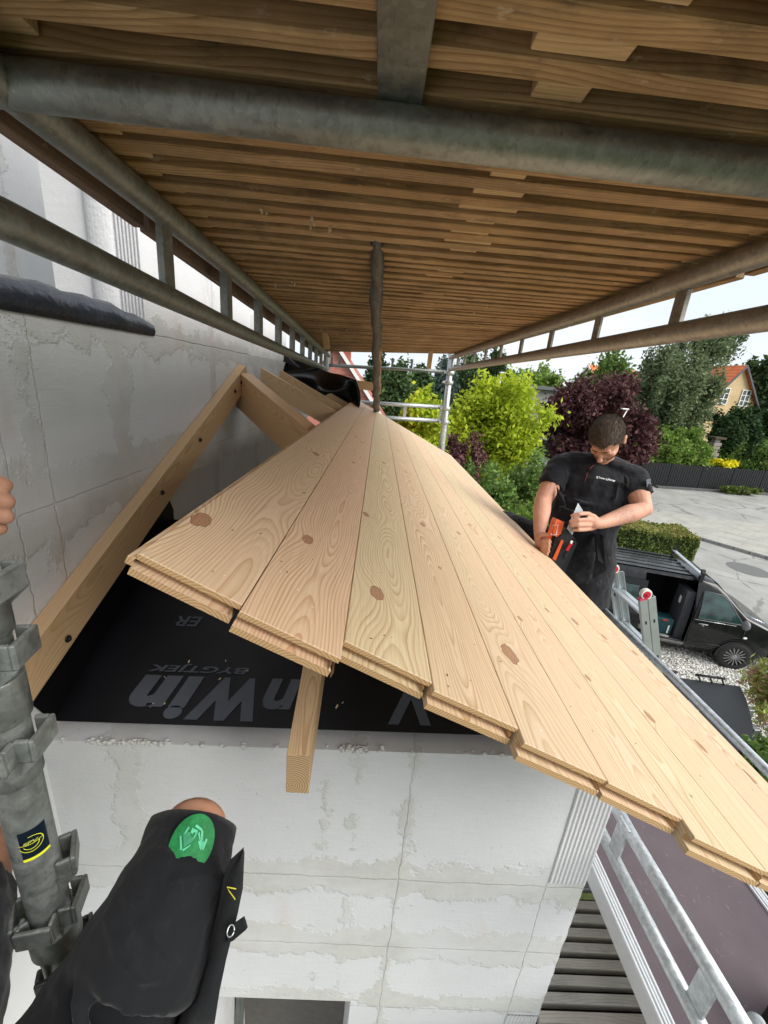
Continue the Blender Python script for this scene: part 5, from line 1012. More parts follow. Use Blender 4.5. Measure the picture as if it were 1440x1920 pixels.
ST = [(0, 1.80, .93), (.05, 1.90, .985), (.3, 1.95, 1), (.8, 1.965, 1), (1.3, 1.97, 1), (1.95, 1.97, 1), (2.5, 1.97, 1), (3.02, 1.965, 1), (3.12, 1.96, 1), (3.38, 1.92, .995), (3.6, 1.76, .99), (3.85, 1.53, .985), (4.10, 1.31, .98), (4.4, 1.20, .97), (4.65, 1.11, .945), (4.85, 1.0, .90), (4.96, .86, .82), (5.0, .66, .76)]
def section(x, zt, k):
    base = [.28, .45, .70, .95, 1.05]; s = min(1, (zt - .12) / 1.05); base = [z * s for z in base]; top = zt - .07
    lv = base + [base[-1] + (top - base[-1]) * f for f in (.3, .6, .85, 1.0)]; h = [(hw(z / s if s < 1 else z) * k, z) for z in lv]
    h += [(h[-1][0] - .05, zt - .02), (h[-1][0] * .55, zt), (0.0, zt + .006)]
    return [(-y, z) for y, z in h] + [(y, z) for y, z in h[-2::-1]]
secs = [[tuple(VM @ Vector((x, y, z))) for y, z in section(x, zt, k)] for x, zt, k in ST]
b = MB(); nS = len(secs[0])
for i in range(len(secs) - 1):
    for j in range(nS - 1):
        if ST[i][0] >= 1.94 and ST[i][0] < 3.0 and 1 <= j <= 7: continue
        b.face([secs[i][j], secs[i + 1][j], secs[i + 1][j + 1], secs[i][j + 1]][::-1], 0, sm=True)
b.face(secs[0]); b.face(secs[-1][::-1]); b.face([secs[i][0] for i in range(len(secs))] + [secs[i][-1] for i in reversed(range(len(secs)))])
o = b.build('body', M['vpaint'], van, weld=True)
def vb(lo, hi, mb=None, m=0): mb = mb or MB(); mb.box(lo, hi, m, M=VM); return mb
b = MB()
for k in range(6): vb((.35, -.62 + k * .225, 1.968), (2.95, -.53 + k * .225, 1.984), b)
b.build('roof_ribs', M['vpaint'], van, .005, 2)
b = MB(); b.box((1.2, -.86, .40), (3.05, .84, .44), M=VM); b.box((1.2, .80, .44), (3.05, .84, 1.85), M=VM); b.box((1.18, -.80, .44), (1.2, .8, 1.85), M=VM); b.box((3.05, -.2, .44), (3.09, .84, 1.85), M=VM); b.build('load_space', flat('dark_lining', (.02, .02, .022), .9), van)
b = MB(); b.prism([(-.80, .44), (-.80, 1.05), (-.76, 1.62), (-.30, 1.62), (-.28, 1.05), (-.28, .44)], 0, 2.86, 3.04, M=VM); b.build('seat_back', flat('seat_fabric', (.05, .052, .058), .9), van, .03, 3)
b = MB(); b.box((2.848, -.62, 1.25), (2.856, -.54, 1.42), M=VM); b.build('paper_tag', M['white'], van)
b = MB(); b.box((1.96, -.96, .36), (3.02, -.82, .425), M=VM); b.build('door_sill', flat('scuffed_sill', (.16, .155, .15), .6, .4, .3, .4, 9), van, .01, 2)
b = MB(); b.prism([(-1.00, .42), (-1.03, .95), (-.99, 1.10), (-.86, 1.76), (-.83, 1.76), (-.96, 1.10), (-.99, .95), (-.965, .42)], 0, .82, 1.99, M=VM); dr = b.build('sliding_door', M['vpaint'], van, .006, 2)
b = MB(); b.prism([(-1.006, 1.12), (-.905, 1.62), (-.900, 1.62), (-1.001, 1.12)], 0, .95, 1.82, M=VM); b.build('door_window', M['vglass'], dr)
def side(x, z, up=.004): return VM @ Vector((x, -(hw(z) + up), z))
def sidepoly(pts, up, name, mat, parent=van): b = MB(); b.face([tuple(side(x, z, up)) for x, z in pts]); return b.build(name, mat, parent)
b = MB(); W_ = [(3.16, 1.10), (3.98, 1.12), (4.0, 1.17), (3.66, 1.60), (3.50, 1.70), (3.16, 1.73)]
win = sidepoly(W_, .006, 'side_window', M['vglass'])
b = MB(); pts = [tuple(side(x, z, .008)) for x, z in W_ + [W_[0]]]; b.tube(pts, .009, 6); b.build('window_seal', flat('seal_grey', (.16, .17, .17), .4), win)
b = MB(); b.tube([tuple(side(3.06, 1.06, .006)), tuple(side(3.9, 1.075, .006))], .007, 6); b.build('belt_trim', M['chrome'], van)
b = MB(); b.tube([tuple(side(3.18, .985, .022)), tuple(side(3.36, .985, .022))], .013, 8); b.tube([tuple(side(3.25, .965, .018)), tuple(side(3.29, .935, .01))], .012, 8); b.build('door_handle', flat('grey_handle', (.30, .31, .32), .4), van)
b = MB(); b.ball(side(4.14, .83, .0), (.045, .02, .022), 0, 12); b.build('side_indicator', M['white'], van)
b = MB(); b.box((3.055, -.962, .45), (3.075, -.93, 1.76), M=VM); b.build('pillar_seal', M['vdark'], van)
b = MB(); b.tube([tuple(side(3.10, .40, .003)), tuple(side(4.02, .40, .003)), tuple(side(4.10, .75, .003)), tuple(side(4.10, 1.04, .003))], .003, 5); b.tube([tuple(side(3.10, .52, .004)), tuple(side(3.9, .52, .004))], .006, 5); b.build('door_seam', flat('seam', (.03, .03, .03), .4), van)
b = MB(); b.face([tuple(VM @ Vector(p)) for p in ((3.42, -.66, 1.905), (4.05, -.78, 1.352), (4.05, .78, 1.352), (3.42, .66, 1.905))]); b.build('windscreen', M['vglass'], van)
b = MB(); b.ball(VM @ Vector((3.98, -1.09, 1.20)), (.07, .10, .11), 0, 14, VM.to_3x3()); b.build('mirror', flat('mirror_grey', (.15, .155, .16), .35), van)
b = MB(); b.tube([tuple(VM @ Vector(p)) for p in ((4.62, -.80, .98), (4.84, -.74, .90), (4.96, -.60, .80))], [.055, .075, .05], 10); b.build('headlight', flat('lamp_glass', (.55, .58, .60), .12, .8), van)
b = MB(); b.tube([tuple(VM @ Vector(p)) for p in ((4.25, -.70, 1.245), (4.60, -.6, 1.12), (4.86, -.45, .92))], .012, 6); b.tube([tuple(VM @ Vector(p)) for p in ((4.68, -.62, 1.06), (4.84, -.3, .98), (4.88, .1, .95))], .014, 6); b.build('grille_trim', M['chrome'], van)
b = MB(); b.prism([(-.90, .30), (-.93, .55), (-.80, .72), (.80, .72), (.93, .55), (.90, .30)], 0, 4.80, 5.06, M=VM); b.build('bumper', M['vdark'], van, .05, 3)
def wheel(x, side_):
    yo = -.975 if side_ < 0 else .975; yi = yo + (.22 if side_ < 0 else -.22); c0 = VM @ Vector((x, yo, .33)); c1 = VM @ Vector((x, yi, .33)); d = (c0 - c1).normalized()
    b = MB(); rg = []
    for t, r in ((0, .20), (.0, .245), (.006, .30), (.03, .325), (.11, .33), (.19, .325), (.215, .29), (.22, .2)): rg.append(b.ring(c0 - d * t, d, r, 36))
    b.loft(rg, 0, False); w = b.build('wheel', M['rubber'], van)
    b = MB(); rg = []
    for t, r in ((.004, .245), (.012, .238), (.05, .215), (.05, .01)): rg.append(b.ring(c0 - d * t, d, r, 36))
    b.loft(rg, 0, False); b.build('rim_well', flat('rim_dark', (.03, .03, .033), .5), w)
    b = MB(); up = Vector((0, 0, 1)); sx_ = d.cross(up).normalized()
    for k in range(15):
        a = 2 * math.pi * k / 15; q = sx_ * math.cos(a) + up * math.sin(a); n_ = sx_ * -math.sin(a) + up * math.cos(a)
        p = [c0 + q * .035 + d * .002, c0 + q * .225 - d * .006]; b.face([tuple(p[0] - n_ * .006), tuple(p[1] - n_ * .011), tuple(p[1] + n_ * .011), tuple(p[0] + n_ * .006)]); 
        b.face([tuple(p[0] - n_ * .006), tuple(p[1] - n_ * .011), tuple(p[1] - n_ * .011 - d * .03), tuple(p[0] - n_ * .006 - d * .03)])
    b.tube([c0 + d * .006, c0 - d * .03], .042, 20); b.build('spokes', flat('alloy', (.38, .39, .40), .3, .5, .8), w)
    if side_ < 0:
        b = MB(); rows = []
        for k in range(25):
            a = math.pi * (k / 24 * 1.16 - .08); q = Vector((x + .385 * math.cos(a), 0, .33 + .385 * math.sin(a))); z = max(q.z, .28); q1 = VM @ Vector((q.x, -(hw(z) + .006), q.z)); q0 = VM @ Vector((x + .425 * math.cos(a), -(hw(z) - .004), .33 + .425 * math.sin(a))); rows.append([tuple(q0), tuple(q1), tuple(VM @ Vector((x + .37 * math.cos(a), -.80, .33 + .37 * math.sin(a))))])
        b.loft(rows, 0, False, True, False); b.build('wheel_arch', M['vpaint'], van)
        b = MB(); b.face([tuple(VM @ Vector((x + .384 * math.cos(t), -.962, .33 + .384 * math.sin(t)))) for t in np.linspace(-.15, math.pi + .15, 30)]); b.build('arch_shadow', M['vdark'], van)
for x in (.95, 4.08):
    for s in (-1, 1): wheel(x, s)
bar = MB(); bar.box((2.98, -.78, 2.06), (3.07, .78, 2.09), M=VM); bar.box((3.0, -.78, 2.0901), (3.05, .78, 2.10), M=VM); o = bar.build('roof_bar', M['alu'], van, .004, 1)
b = MB()
for s in (-1, 1): b.prism([(s * .70, 1.95), (s * .80, 1.90), (s * .80, 2.12), (s * .755, 2.20), (s * .73, 2.20), (s * .73, 2.06)], 0, 2.99, 3.06, M=VM)
b.build('bar_feet', M['vdark'], o, .006, 2)
bx = thing('toolbox', 'dark teal tool box with a red latch inside the open van door', 'tool box', tuple(VM @ Vector((2.45, -.6, .44)))); b = MB(); b.box((2.42, -.78, .445), (2.80, -.45, .86), M=VM); b.build('case', flat('teal_case', (.012, .055, .062), .5), bx, .02, 3)
b = MB(); b.box((2.55, -.795, .80), (2.66, -.781, .84), M=VM); b.build('latch', flat('latch_red', (.45, .02, .04), .4), bx, .004, 1); b = MB(); b.box((2.70, -.795, .50), (2.73, -.781, .70), M=VM); b.build('label_strip', M['white'], bx)
b = MB(); b.ball(VM @ Vector((2.30, -.72, .49)), (.24, .16, .06), 0, 14, VM.to_3x3()); b.ball(VM @ Vector((2.62, -.86, .46)), (.14, .06, .03), 0, 10, VM.to_3x3()); tag(b.build('grey_sack', flat('grey_cloth', (.24, .235, .23), .9, .2, 0, .3, 14), loc=VM @ Vector((2.4, -.75, .44))), 'crumpled grey sack on the sill of the open van door', 'sack')
# ------------------------------------------------------------------ trailer with flat black lid
TZ = -4.15; q = [Vector((4.053, 5.569, -4.150)), Vector((6.183, 5.304, -4.150)), Vector((5.286, 4.043, -4.150)), Vector((3.410, 3.979, -4.150))]
cen = sum(q, Vector()) / 4; trl = thing('box_trailer', 'matt black box trailer with a flat lid beside the gravel', 'trailer', (cen.x, cen.y, G))
lid = [(p.x, p.y) for p in (q[0], q[1], q[1].lerp(q[2], .25) + Vector((.05, 0, 0)), q[1].lerp(q[2], .6) + Vector((.05, 0, 0)), q[2], q[3])]
b = MB(); b.prism(lid, 2, TZ - .05, TZ); b.build('lid', flat('matt_black_lid', (.011, .012, .015), .5, .4, 0, .12, 3), trl, .012, 2)
b = MB(); b.prism([((x - cen.x) * .96 + cen.x, (y - cen.y) * .96 + cen.y) for x, y in lid], 2, G + .35, TZ - .051); b.build('box', M['vdark'], trl, .01, 1)
for t in (.10, .36, .70):
    p = q[0].lerp(q[1], t); d = (q[1] - q[0]).normalized(); n_ = Vector((-d.y, d.x, 0)); b = MB(); a = p + n_ * .06 + Vector((0, 0, .06)); b.tube([a - d * .02, a + d * .42], .02, 8)
    for k in (.02, .2, .38): b.tube([a + d * k, a + d * k - n_ * .08 - Vector((0, 0, .06))], .015, 6)
    b.build('hinge_bar', M['vdark'], trl)
for s in (0, 1):
    p = q[1].lerp(q[2], .35 + .3 * s) + Vector((.10, 0, 0)); b = MB(); b.box((p.x - .06, p.y - .05, TZ - .22), (p.x + .03, p.y + .05, TZ - .03)); b.build('latch', M['galv_dark'], trl, .006, 1)
for s in (-1, 1):
    b = MB(); c = cen + (q[1] - q[2]).normalized() * .68 * s; d = (q[1] - q[2]).normalized(); b.tube([Vector((c.x, c.y, G + .28)) - d * .08, Vector((c.x, c.y, G + .28)) + d * .08], .28, 28); b.build('wheel', M['rubber'], trl, .02, 2)

# ================================================================== PEOPLE
def flesh(mb, name, mat, parent, voxel, smooth=4, fac=.5, disp=None):
    o = mb.build(name, mat, parent); r = o.modifiers.new('remesh', 'REMESH'); r.mode = 'VOXEL'; r.voxel_size = voxel; r.use_smooth_shade = True
    if smooth: s = o.modifiers.new('smooth', 'SMOOTH'); s.iterations = smooth; s.factor = fac
    if disp:
        tx = bpy.data.textures.new(name + '_folds', 'CLOUDS'); tx.noise_scale = disp[0]; tx.noise_depth = 2; d = o.modifiers.new('folds', 'DISPLACE'); d.texture = tx; d.texture_coords = 'LOCAL'; d.strength = disp[1]; d.mid_level = .5
    return o
def limb(mb, pts, rs, n=16, ry=None):
    P = [Vector(p) for p in pts]; mb.tube(P, rs, n, ry=ry)
    for p, r in ((P[0], rs[0]), (P[-1], rs[-1])): mb.ball(p, r * .98, 0, 12)
def finger(mb, pts, r0, r1):
    P = [Vector(p) for p in pts]; n = len(P); limb(mb, P, [r0 + (r1 - r0) * i / (n - 1) for i in range(n)], 10)
def skinmat(name, base, spots=()):
    n = NT(name, .55, .35); p = n.pos(); c = n.ramp(n.noise(p, 22, 5, .6), [(.3, tuple(x * y for x, y in zip(base, (.86, .78, .74)))), (.7, base)])
    for (cc, r, col, k) in spots:
        v = n.t.nodes.new('ShaderNodeVectorMath'); v.operation = 'DISTANCE'; n.l(p, v.inputs[0]); v.inputs[1].default_value = cc
        m = n.math('MULTIPLY', n.math('SUBTRACT', 1.0, n.math('DIVIDE', v.outputs['Value'], r), clamp=True), 3.0, clamp=True)
        w = n.ramp(n.noise(p, k, 4, .75, 1.5), [(.47, 0.0), (.52, 1.0), (.56, .2)]); c = n.mix(n.math('MULTIPLY', n.math('MULTIPLY', m, w), .75), c, col)
    n.color(c); n.b.inputs['Subsurface Weight'].default_value = .08; n.b.inputs['Subsurface Radius'].default_value = (.02, .008, .004); n.bump(n.noise(p, 160, 3), .15, .001); return n.m
def cloth(name, col, rough=.9, wr=9, dust=.0, bd=.012):
    n = NT(name, rough, .15); p = n.pos(); c = n.ramp(n.noise(p, 7, 4, .6), [(.3, tuple(x * .75 for x in col)), (.7, tuple(x * 1.3 for x in col))])
    if dust: c = n.mix(n.math('MULTIPLY', n.ramp(n.noise(n.mapp(p, (1, 1, .5)), 30, 6, .8), [(.58, 0.0), (.74, 1.0)]), dust), c, (.13, .125, .115))
    n.color(c); n.b.inputs['Sheen Weight'].default_value = .12
    h = n.math('ADD', n.noise(n.mapp(p, (1, 1, .6)), wr, 3, .5, 1.2), n.math('MULTIPLY', n.noise(p, 700, 1), .05)); n.bump(h, .6, bd); return n.m
# ------------------------------------------------------------------ the worker at the eave
HC = Vector((1.250, 2.205, -0.184)); cdir = (-HC).normalized()
wk = thing('person', 'man with short brown hair in a black polo shirt bending over a nail gun', 'person', (HC.x + .05, HC.y + .12, -1.9))
EL = Vector((1.372, 2.058, -0.562)); 
M['skin_w'] = skinmat('skin_worker', (.62, .335, .235), [((Vector((1.316, 1.980, -0.550))), .085, (.09, .075, .075), 75)])
Fd = (Vector((cdir.x, cdir.y, 0)).normalized() * .50 + Vector((-.16, .0, -.84))).normalized(); Up = Vector((0, 0, 1)); Ud = (Up - Fd * Fd.dot(Up)).normalized(); Ud = (Ud + Vector((-.02, 0, 0))).normalized(); Sd = Fd.cross(Ud).normalized(); Ud = Sd.cross(Fd)
HM = Matrix(((Sd.x, Fd.x, Ud.x), (Sd.y, Fd.y, Ud.y), (Sd.z, Fd.z, Ud.z)))     # local: x side, y face, z crown
HM = HM * 1.07
def H(x, y, z): return HC + HM @ Vector((x, y, z))
SL, SR = Vector((1.108, 2.363, -0.362)), Vector((1.471, 2.240, -0.374)); NK = Vector((1.325, 2.322, -0.335))
CH = Vector((1.310, 2.311, -0.501)); BL = Vector((1.274, 2.268, -0.707)); PV = Vector((1.291, 2.242, -0.885))
ELB, WRL = Vector((0.994, 2.238, -0.572)), Vector((0.928, 2.051, -0.704)); EB2, WR2 = Vector((1.477, 2.085, -0.532)), Vector((1.170, 1.932, -0.586))
b = MB()
b.ball(H(0, -.012, .022), (.076, .094, .092), 0, 24, HM); b.ball(H(0, .022, -.045), (.060, .066, .072), 0, 20, HM); b.ball(H(0, .050, -.090), (.036, .032, .026), 0, 14, HM)
b.ball(H(0, .088, -.028), (.011, .014, .026), 0, 10, HM); b.ball(H(0, .104, -.046), (.0155, .014, .011), 0, 10, HM)                       # nose
for s in (-1, 1):
    b.ball(H(s * .030, .076, .008), (.022, .012, .008), 0, 10, HM); b.ball(H(s * .030, .074, -.012), (.017, .010, .008), 0, 10, HM); b.ball(H(s * .040, .058, -.038), (.020, .018, .018), 0, 10, HM)
    b.ball(H(s * .079, -.012, -.012), (.008, .019, .031), 0, 12, HM); b.ball(H(s * .084, -.017, .004), (.006, .016, .016), 0, 10, HM)
b.ball(H(0, .084, -.070), (.024, .010, .006), 0, 10, HM); b.ball(H(0, .080, -.079), (.021, .010, .007), 0, 10, HM)                        # lips
limb(b, [H(0, -.02, -.05), NK.lerp(H(0, -.02, -.05), .3), NK + Vector((0, .02, -.03))], [.052, .056, .066])
limb(b, [NK + Vector((0, .02, -.05)), CH, BL, PV], [.09, .135, .135, .12], 20)
limb(b, [NK.lerp(SL, .3) - Vector((0, 0, .03)), SL - Vector((0, 0, .015))], [.045, .05]); limb(b, [NK.lerp(SR, .3) - Vector((0, 0, .03)), SR - Vector((0, 0, .015))], [.045, .05])
limb(b, [SL - Vector((0, 0, .018)), SL.lerp(ELB, .5), ELB, ELB.lerp(WRL, .3), ELB.lerp(WRL, .8), WRL], [.052, .058, .048, .049, .035, .029]); limb(b, [SR - Vector((0, 0, .018)), SR.lerp(EB2, .5), EB2, EB2.lerp(WR2, .3), EB2.lerp(WR2, .8), WR2], [.052, .060, .049, .050, .036, .029])
KL, AL = Vector((0.927, 2.590, -0.825)), Vector((.98, 3.05, -1.45)); KR, AR = Vector((1.36, 2.10, -1.36)), Vector((1.40, 2.30, -1.82))
HL, HR_ = PV + Vector((-.09, .05, -.03)), PV + Vector((.09, 0, -.03))
limb(b, [HL, HL.lerp(KL, .5), KL, AL], [.09, .085, .06, .04]); limb(b, [HR_, HR_.lerp(KR, .5), KR, AR], [.095, .085, .06, .04])
# right-hand side of the picture: hand closed round the metal strip
hp = [(1.124, 1.925, -0.548), (1.128, 1.919, -0.568), (1.130, 1.917, -0.590), (1.123, 1.916, -0.610)]
limb(b, [WR2, Vector((1.129, 1.920, -0.580))], [.027, .030]); 
for k in range(4): limb(b, [WR2.lerp(Vector(hp[k]), .35), Vector(hp[k])], [.018, .0145], 10)
tips = [[(1.077, 1.906, -0.531), (1.030, 1.887, -0.532), (1.004, 1.899, -0.546)], [(1.077, 1.892, -0.558), (1.025, 1.873, -0.558), (0.996, 1.886, -0.571)], [(1.076, 1.884, -0.583), (1.027, 1.865, -0.583), (1.001, 1.879, -0.593)], [(1.078, 1.886, -0.609), (1.036, 1.867, -0.608), (1.016, 1.879, -0.614)]]
for k in range(4): finger(b, [hp[k]] + tips[k], .0118, .0092 if k < 3 else .0082)
finger(b, [(1.152, 1.941, -0.562), (1.117, 1.958, -0.545), (1.077, 1.954, -0.544)], .013, .0105)
# left: hand round the grip of the nail gun
pl = Vector((0.920, 1.987, -0.741)); limb(b, [WRL, pl], [.028, .030])
for k in range(4):
    y = 1013 + k * 8.6
    P4 = [((0.914, 1.946, -0.704), (0.925, 1.919, -0.689), (0.948, 1.938, -0.710)), ((0.913, 1.940, -0.725), (0.927, 1.912, -0.713), (0.947, 1.930, -0.734)), ((0.914, 1.937, -0.748), (0.928, 1.909, -0.738), (0.946, 1.927, -0.760)), ((0.915, 1.935, -0.772), (0.929, 1.911, -0.763), (0.941, 1.926, -0.780))][k]
    finger(b, [pl.lerp(Vector(P4[0]), .4)] + list(P4), .0115, .0088)
finger(b, [(0.906, 1.997, -0.710), (0.910, 1.965, -0.679), (0.926, 1.946, -0.671)], .013, .0105)
flesh(b, 'body', M['skin_w'], wk, .0048, 3, .4)
# face details
for s in (-1, 1): b = MB(); b.tube([H(s * .014, .088, .006), H(s * .032, .086, .011), H(s * .050, .072, .006)], [.0028, .0034, .002], 6); b.build('eyebrow', flat('brow_brown', (.07, .04, .025), .9), wk)
for s in (-1, 1): b = MB(); b.tube([H(s * .018, .0835, -.014), H(s * .031, .0835, -.018), H(s * .044, .0745, -.014)], [.0010, .0014, .0010], 6); b.build('eyelash', flat('lash', (.05, .03, .022), .8), wk)
g = np.random.default_rng(5); hv = []
def hairpt(u, v, r=1.0): return H(.0835 * math.cos(u) * math.cos(v) * r, -.016 + .103 * math.sin(u) * math.cos(v) * r, .026 + .099 * math.sin(v) * r)
b = MB(); b.ball(H(0, -.0165, .026), (.080, .0985, .0955), 0, 24, HM); hair0 = b
hm = NT('hair_brown', .6, .3); hp_ = hm.pos(); hm.color(hm.ramp(hm.noise(hp_, 60, 4, .7), [(.3, (.04, .027, .018)), (.55, (.095, .065, .045)), (.8, (.19, .14, .10))]))
fc_ = []
for q in range(len(b.f)):
    cvec = sum((Vector(b.v[i]) for i in b.f[q]), Vector()) / len(b.f[q]); l = HM.inverted() @ (cvec - HC)
    keep = (l.z > .052 + .0 * l.y) if l.y > .045 else (l.z > -.035 - .35 * max(0, .02 - l.y) if l.y < -.005 else l.z > -.01 + .9 * max(0, l.y))
    if keep: fc_.append(q)
b.f = [b.f[q] for q in fc_]; b.uv = [b.uv[q] for q in fc_]; b.mi = [b.mi[q] for q in fc_]; b.sm = [b.sm[q] for q in fc_]
ho = b.build('hair', hm.m, wk)
sv_ = []; n_h = 0
while n_h < 5200:
    u = g.uniform(0, 2 * math.pi); v = math.asin(g.uniform(-.35, 1)); p = hairpt(u, v, .965); l = HM.inverted() @ (p - HC)
    keep = (l.z > .048 + .008 * math.sin(l.x * 90)) if l.y > .045 else (l.z > -.035 if l.y < -.005 else l.z > .9 * max(0, l.y))
    if not keep: continue
    nrm_ = HM @ Vector((l.x / .007, (l.y + .016) / .0106, (l.z - .026) / .0098)); nrm_.normalize(); fw_ = (HM @ Vector((g.normal(0, .25), 1.0, -.15 + g.normal(0, .2)))).normalized(); t_ = (fw_ - nrm_ * fw_.dot(nrm_)).normalized(); d = (t_ + nrm_ * (.30 + .25 * g.random())).normalized(); w = nrm_.cross(d).normalized() * .0011; L2 = g.uniform(.012, .022)
    sv_ += [tuple(p - w), tuple(p + w), tuple(p + d * L2 + w * .3), tuple(p + d * L2 - w * .3)]; n_h += 1
leaves('hair_strands', np.array(sv_), hm.m, wk)
bv_ = []
while len(bv_) < 4 * 900:
    x = g.uniform(-.055, .055); z = g.uniform(-.115, -.052); y = .022 + .066 * math.sqrt(max(0, 1 - (x / .061) ** 2 - ((z + .045) / .074) ** 2)) + .001; 
    if abs(x) < .014 and z > -.062: continue
    p = H(x, y, z); d = (HM @ Vector((g.normal(0, .3), .4, -1))).normalized(); w = (HM @ Vector((1, 0, 0))) * .0006; bv_ += [tuple(p - w), tuple(p + w), tuple(p + d * .004 + w), tuple(p + d * .004 - w)]
leaves('stubble', np.array(bv_), flat('stubble_brown', (.16, .085, .055), .9), wk)
# polo shirt
M['polo'] = cloth('polo_black', (.013, .0135, .017), .85, 13, 0, .010)
b = MB()
xa = (SR - SL).normalized()
def tor(c, rx, ry, d): return b.ring(c, d, rx, 28, up=tuple(d.cross(xa)), ry=ry)
dn = (PV - NK).normalized()
rg = []
for c, rx, ry in ((NK.lerp(CH, .10), .085, .075), (NK.lerp(CH, .28), .16, .11), (NK.lerp(CH, .62), .212, .145), (CH, .216, .158), (CH.lerp(BL, .5), .202, .156), (BL, .190, .152), (BL.lerp(PV, .4), .186, .150), (BL.lerp(PV, .72), .192, .155)):
    zz = dn; xx = (xa - zz * xa.dot(zz)).normalized(); yy = zz.cross(xx); rg.append([tuple(c + xx * rx * math.cos(t) + yy * ry * math.sin(t)) for t in np.linspace(0, 2 * math.pi, 33)[:-1]])
b.loft(rg, 0, True)
for S0 in (SL, SR): limb(b, [NK + Vector((0, 0, .0)), NK.lerp(S0, .5) + Vector((0, 0, -.005)), S0 + Vector((0, 0, -.012))], [.066, .070, .070])
for S_, E_ in ((SL, ELB), (SR, EB2)):
    d = (E_ - S_); b.tube([S_ + Vector((0, 0, -.012)), S_ + d * .3, S_ + d * .60], [.070, .070, .071], 20); b.ball(S_ + Vector((0, 0, -.012)), .070, 0, 14)
limb(b, [NK + Vector((0, .03, .0)), NK.lerp(CH, .2)], [.064, .08])
for (p_, q_, m_, w) in (((1.058, 2.176, -0.502), (1.250, 2.127, -0.542), (1.147, 2.138, -0.530), .012), ((1.066, 2.170, -0.577), (1.309, 2.130, -0.591), (1.186, 2.121, -0.602), .013), ((1.070, 2.166, -0.655), (1.348, 2.133, -0.675), (1.216, 2.115, -0.673), .013), ((1.336, 2.130, -0.406), (1.316, 2.130, -0.559), (1.331, 2.120, -0.479), .012), ((1.027, 2.221, -0.439), (1.098, 2.162, -0.572), (1.051, 2.185, -0.505), .012), ((1.347, 2.143, -0.334), (1.384, 2.121, -0.429), (1.366, 2.123, -0.381), .010)):
    b.tube([Vector(p_) * 1.012, Vector(m_) * 1.008, Vector(q_) * 1.012], [w * .4, w, w * .4], 8)
# hem that hangs a little over the trousers
flesh(b, 'polo_shirt', M['polo'], wk, .0075, 4, .5, (.075, .030))
b = MB(); rows = []                    # open collar
for k in range(15):
    a = math.pi * (-.5 + 2.0 * k / 14 * .86 + .14); c = NK + Vector((0, .012, -.005)); fx = (xa * math.cos(a) + Vector((cdir.x, cdir.y, 0)).normalized() * math.sin(a)); front = max(0, math.sin(a))
    p0 = c + fx * .064 + Vector((0, 0, .030 - .055 * front)); p1 = c + fx * .080 + Vector((0, 0, .022 - .062 * front)); p2 = c + fx * .098 + Vector((0, 0, -.018 - .085 * front)); rows.append([tuple(p0), tuple(p1), tuple(p2)])
b.loft(rows, 0, False, True, False); co_ = b.build('collar', M['polo'], wk); so = co_.modifiers.new('thick', 'SOLIDIFY'); so.thickness = .004
b = MB(); b.tube([(1.206, 2.186, -0.331), (1.185, 2.171, -0.347), (1.170, 2.161, -0.379), (1.164, 2.153, -0.420)], .0010, 6); b.build('red_piping', flat('piping_red', (.45, .06, .04), .6), wk)
tm = flat('print_white', (.75, .75, .75), .6)
o1 = Vector((1.210, 2.134, -0.394)); o2 = Vector((1.309, 2.122, -0.403)); o3 = Vector((1.211, 2.140, -0.374)); text('chest_print', 'EJ Tømrer og Montage', .02, frame(o1, o2 - o1, o3 - o1), tm, wk, 0, .0004, .0003, width=(o2 - o1).length, height=.0135)
o1 = Vector((1.464, 2.105, -0.371)); o2 = Vector((1.507, 2.136, -0.369)); o3 = Vector((1.477, 2.102, -0.413)); b = MB(); b.face([tuple(o1), tuple(o2), tuple(o2 + o3 - o1), tuple(o3)]); b.build('sleeve_badge', flat('badge_grey', (.09, .10, .12), .7), wk)
# trousers
M['trs'] = cloth('trousers_black', (.017, .0175, .020), .85, 10, .75, .014); b = MB()
limb(b, [PV + Vector((0, 0, .04)), PV + Vector((0, 0, -.05))], [.15, .155], 20)
limb(b, [HL, HL.lerp(KL, .5), KL, AL], [.118, .108, .088, .07], 18); limb(b, [HR_, HR_.lerp(KR, .5), KR, AR], [.125, .112, .09, .075], 18)
flesh(b, 'trousers', M['trs'], wk, .010, 4, .5, (.09, .026))
b = MB(); q = [(1.242, 2.080, -0.689), (1.269, 2.034, -0.682), (1.306, 1.971, -0.811), (1.287, 1.957, -0.856), (1.233, 1.972, -0.916), (1.249, 2.021, -0.791)]
back = [tuple(Vector(p) * 1.022) for p in q]; b.face(q); b.face(back[::-1])
for i in range(6): b.face([q[i], back[i], back[(i + 1) % 6], q[(i + 1) % 6]])
b.build('holster_pocket', M['trs'], wk, .006, 2)
b = MB(); q = [(1.237, 2.046, -0.683), (1.243, 2.026, -0.678), (1.267, 1.955, -0.816), (1.237, 1.971, -0.801)]; b.face(q); b.face([tuple(Vector(p) * 1.008) for p in q][::-1]); b.build('pocket_fold', M['trs'], wk)
b = MB()
for A_ in (AL, AR): b.ball(A_ + Vector((-.02, -.05, -.035)), (.045, .12, .045), 0, 14)
for k, A_ in enumerate((AL, AR)):
    s_ = MB(); s_.tube([A_ + Vector((.0, .04, .03)), A_ + Vector((0, .03, -.03)), A_ + Vector((-.01, -.07, -.045)), A_ + Vector((-.02, -.15, -.05))], [.052, .052, .046, .032], 16); s_.build('shoe', flat('shoe_black', (.012, .012, .012), .6), wk)
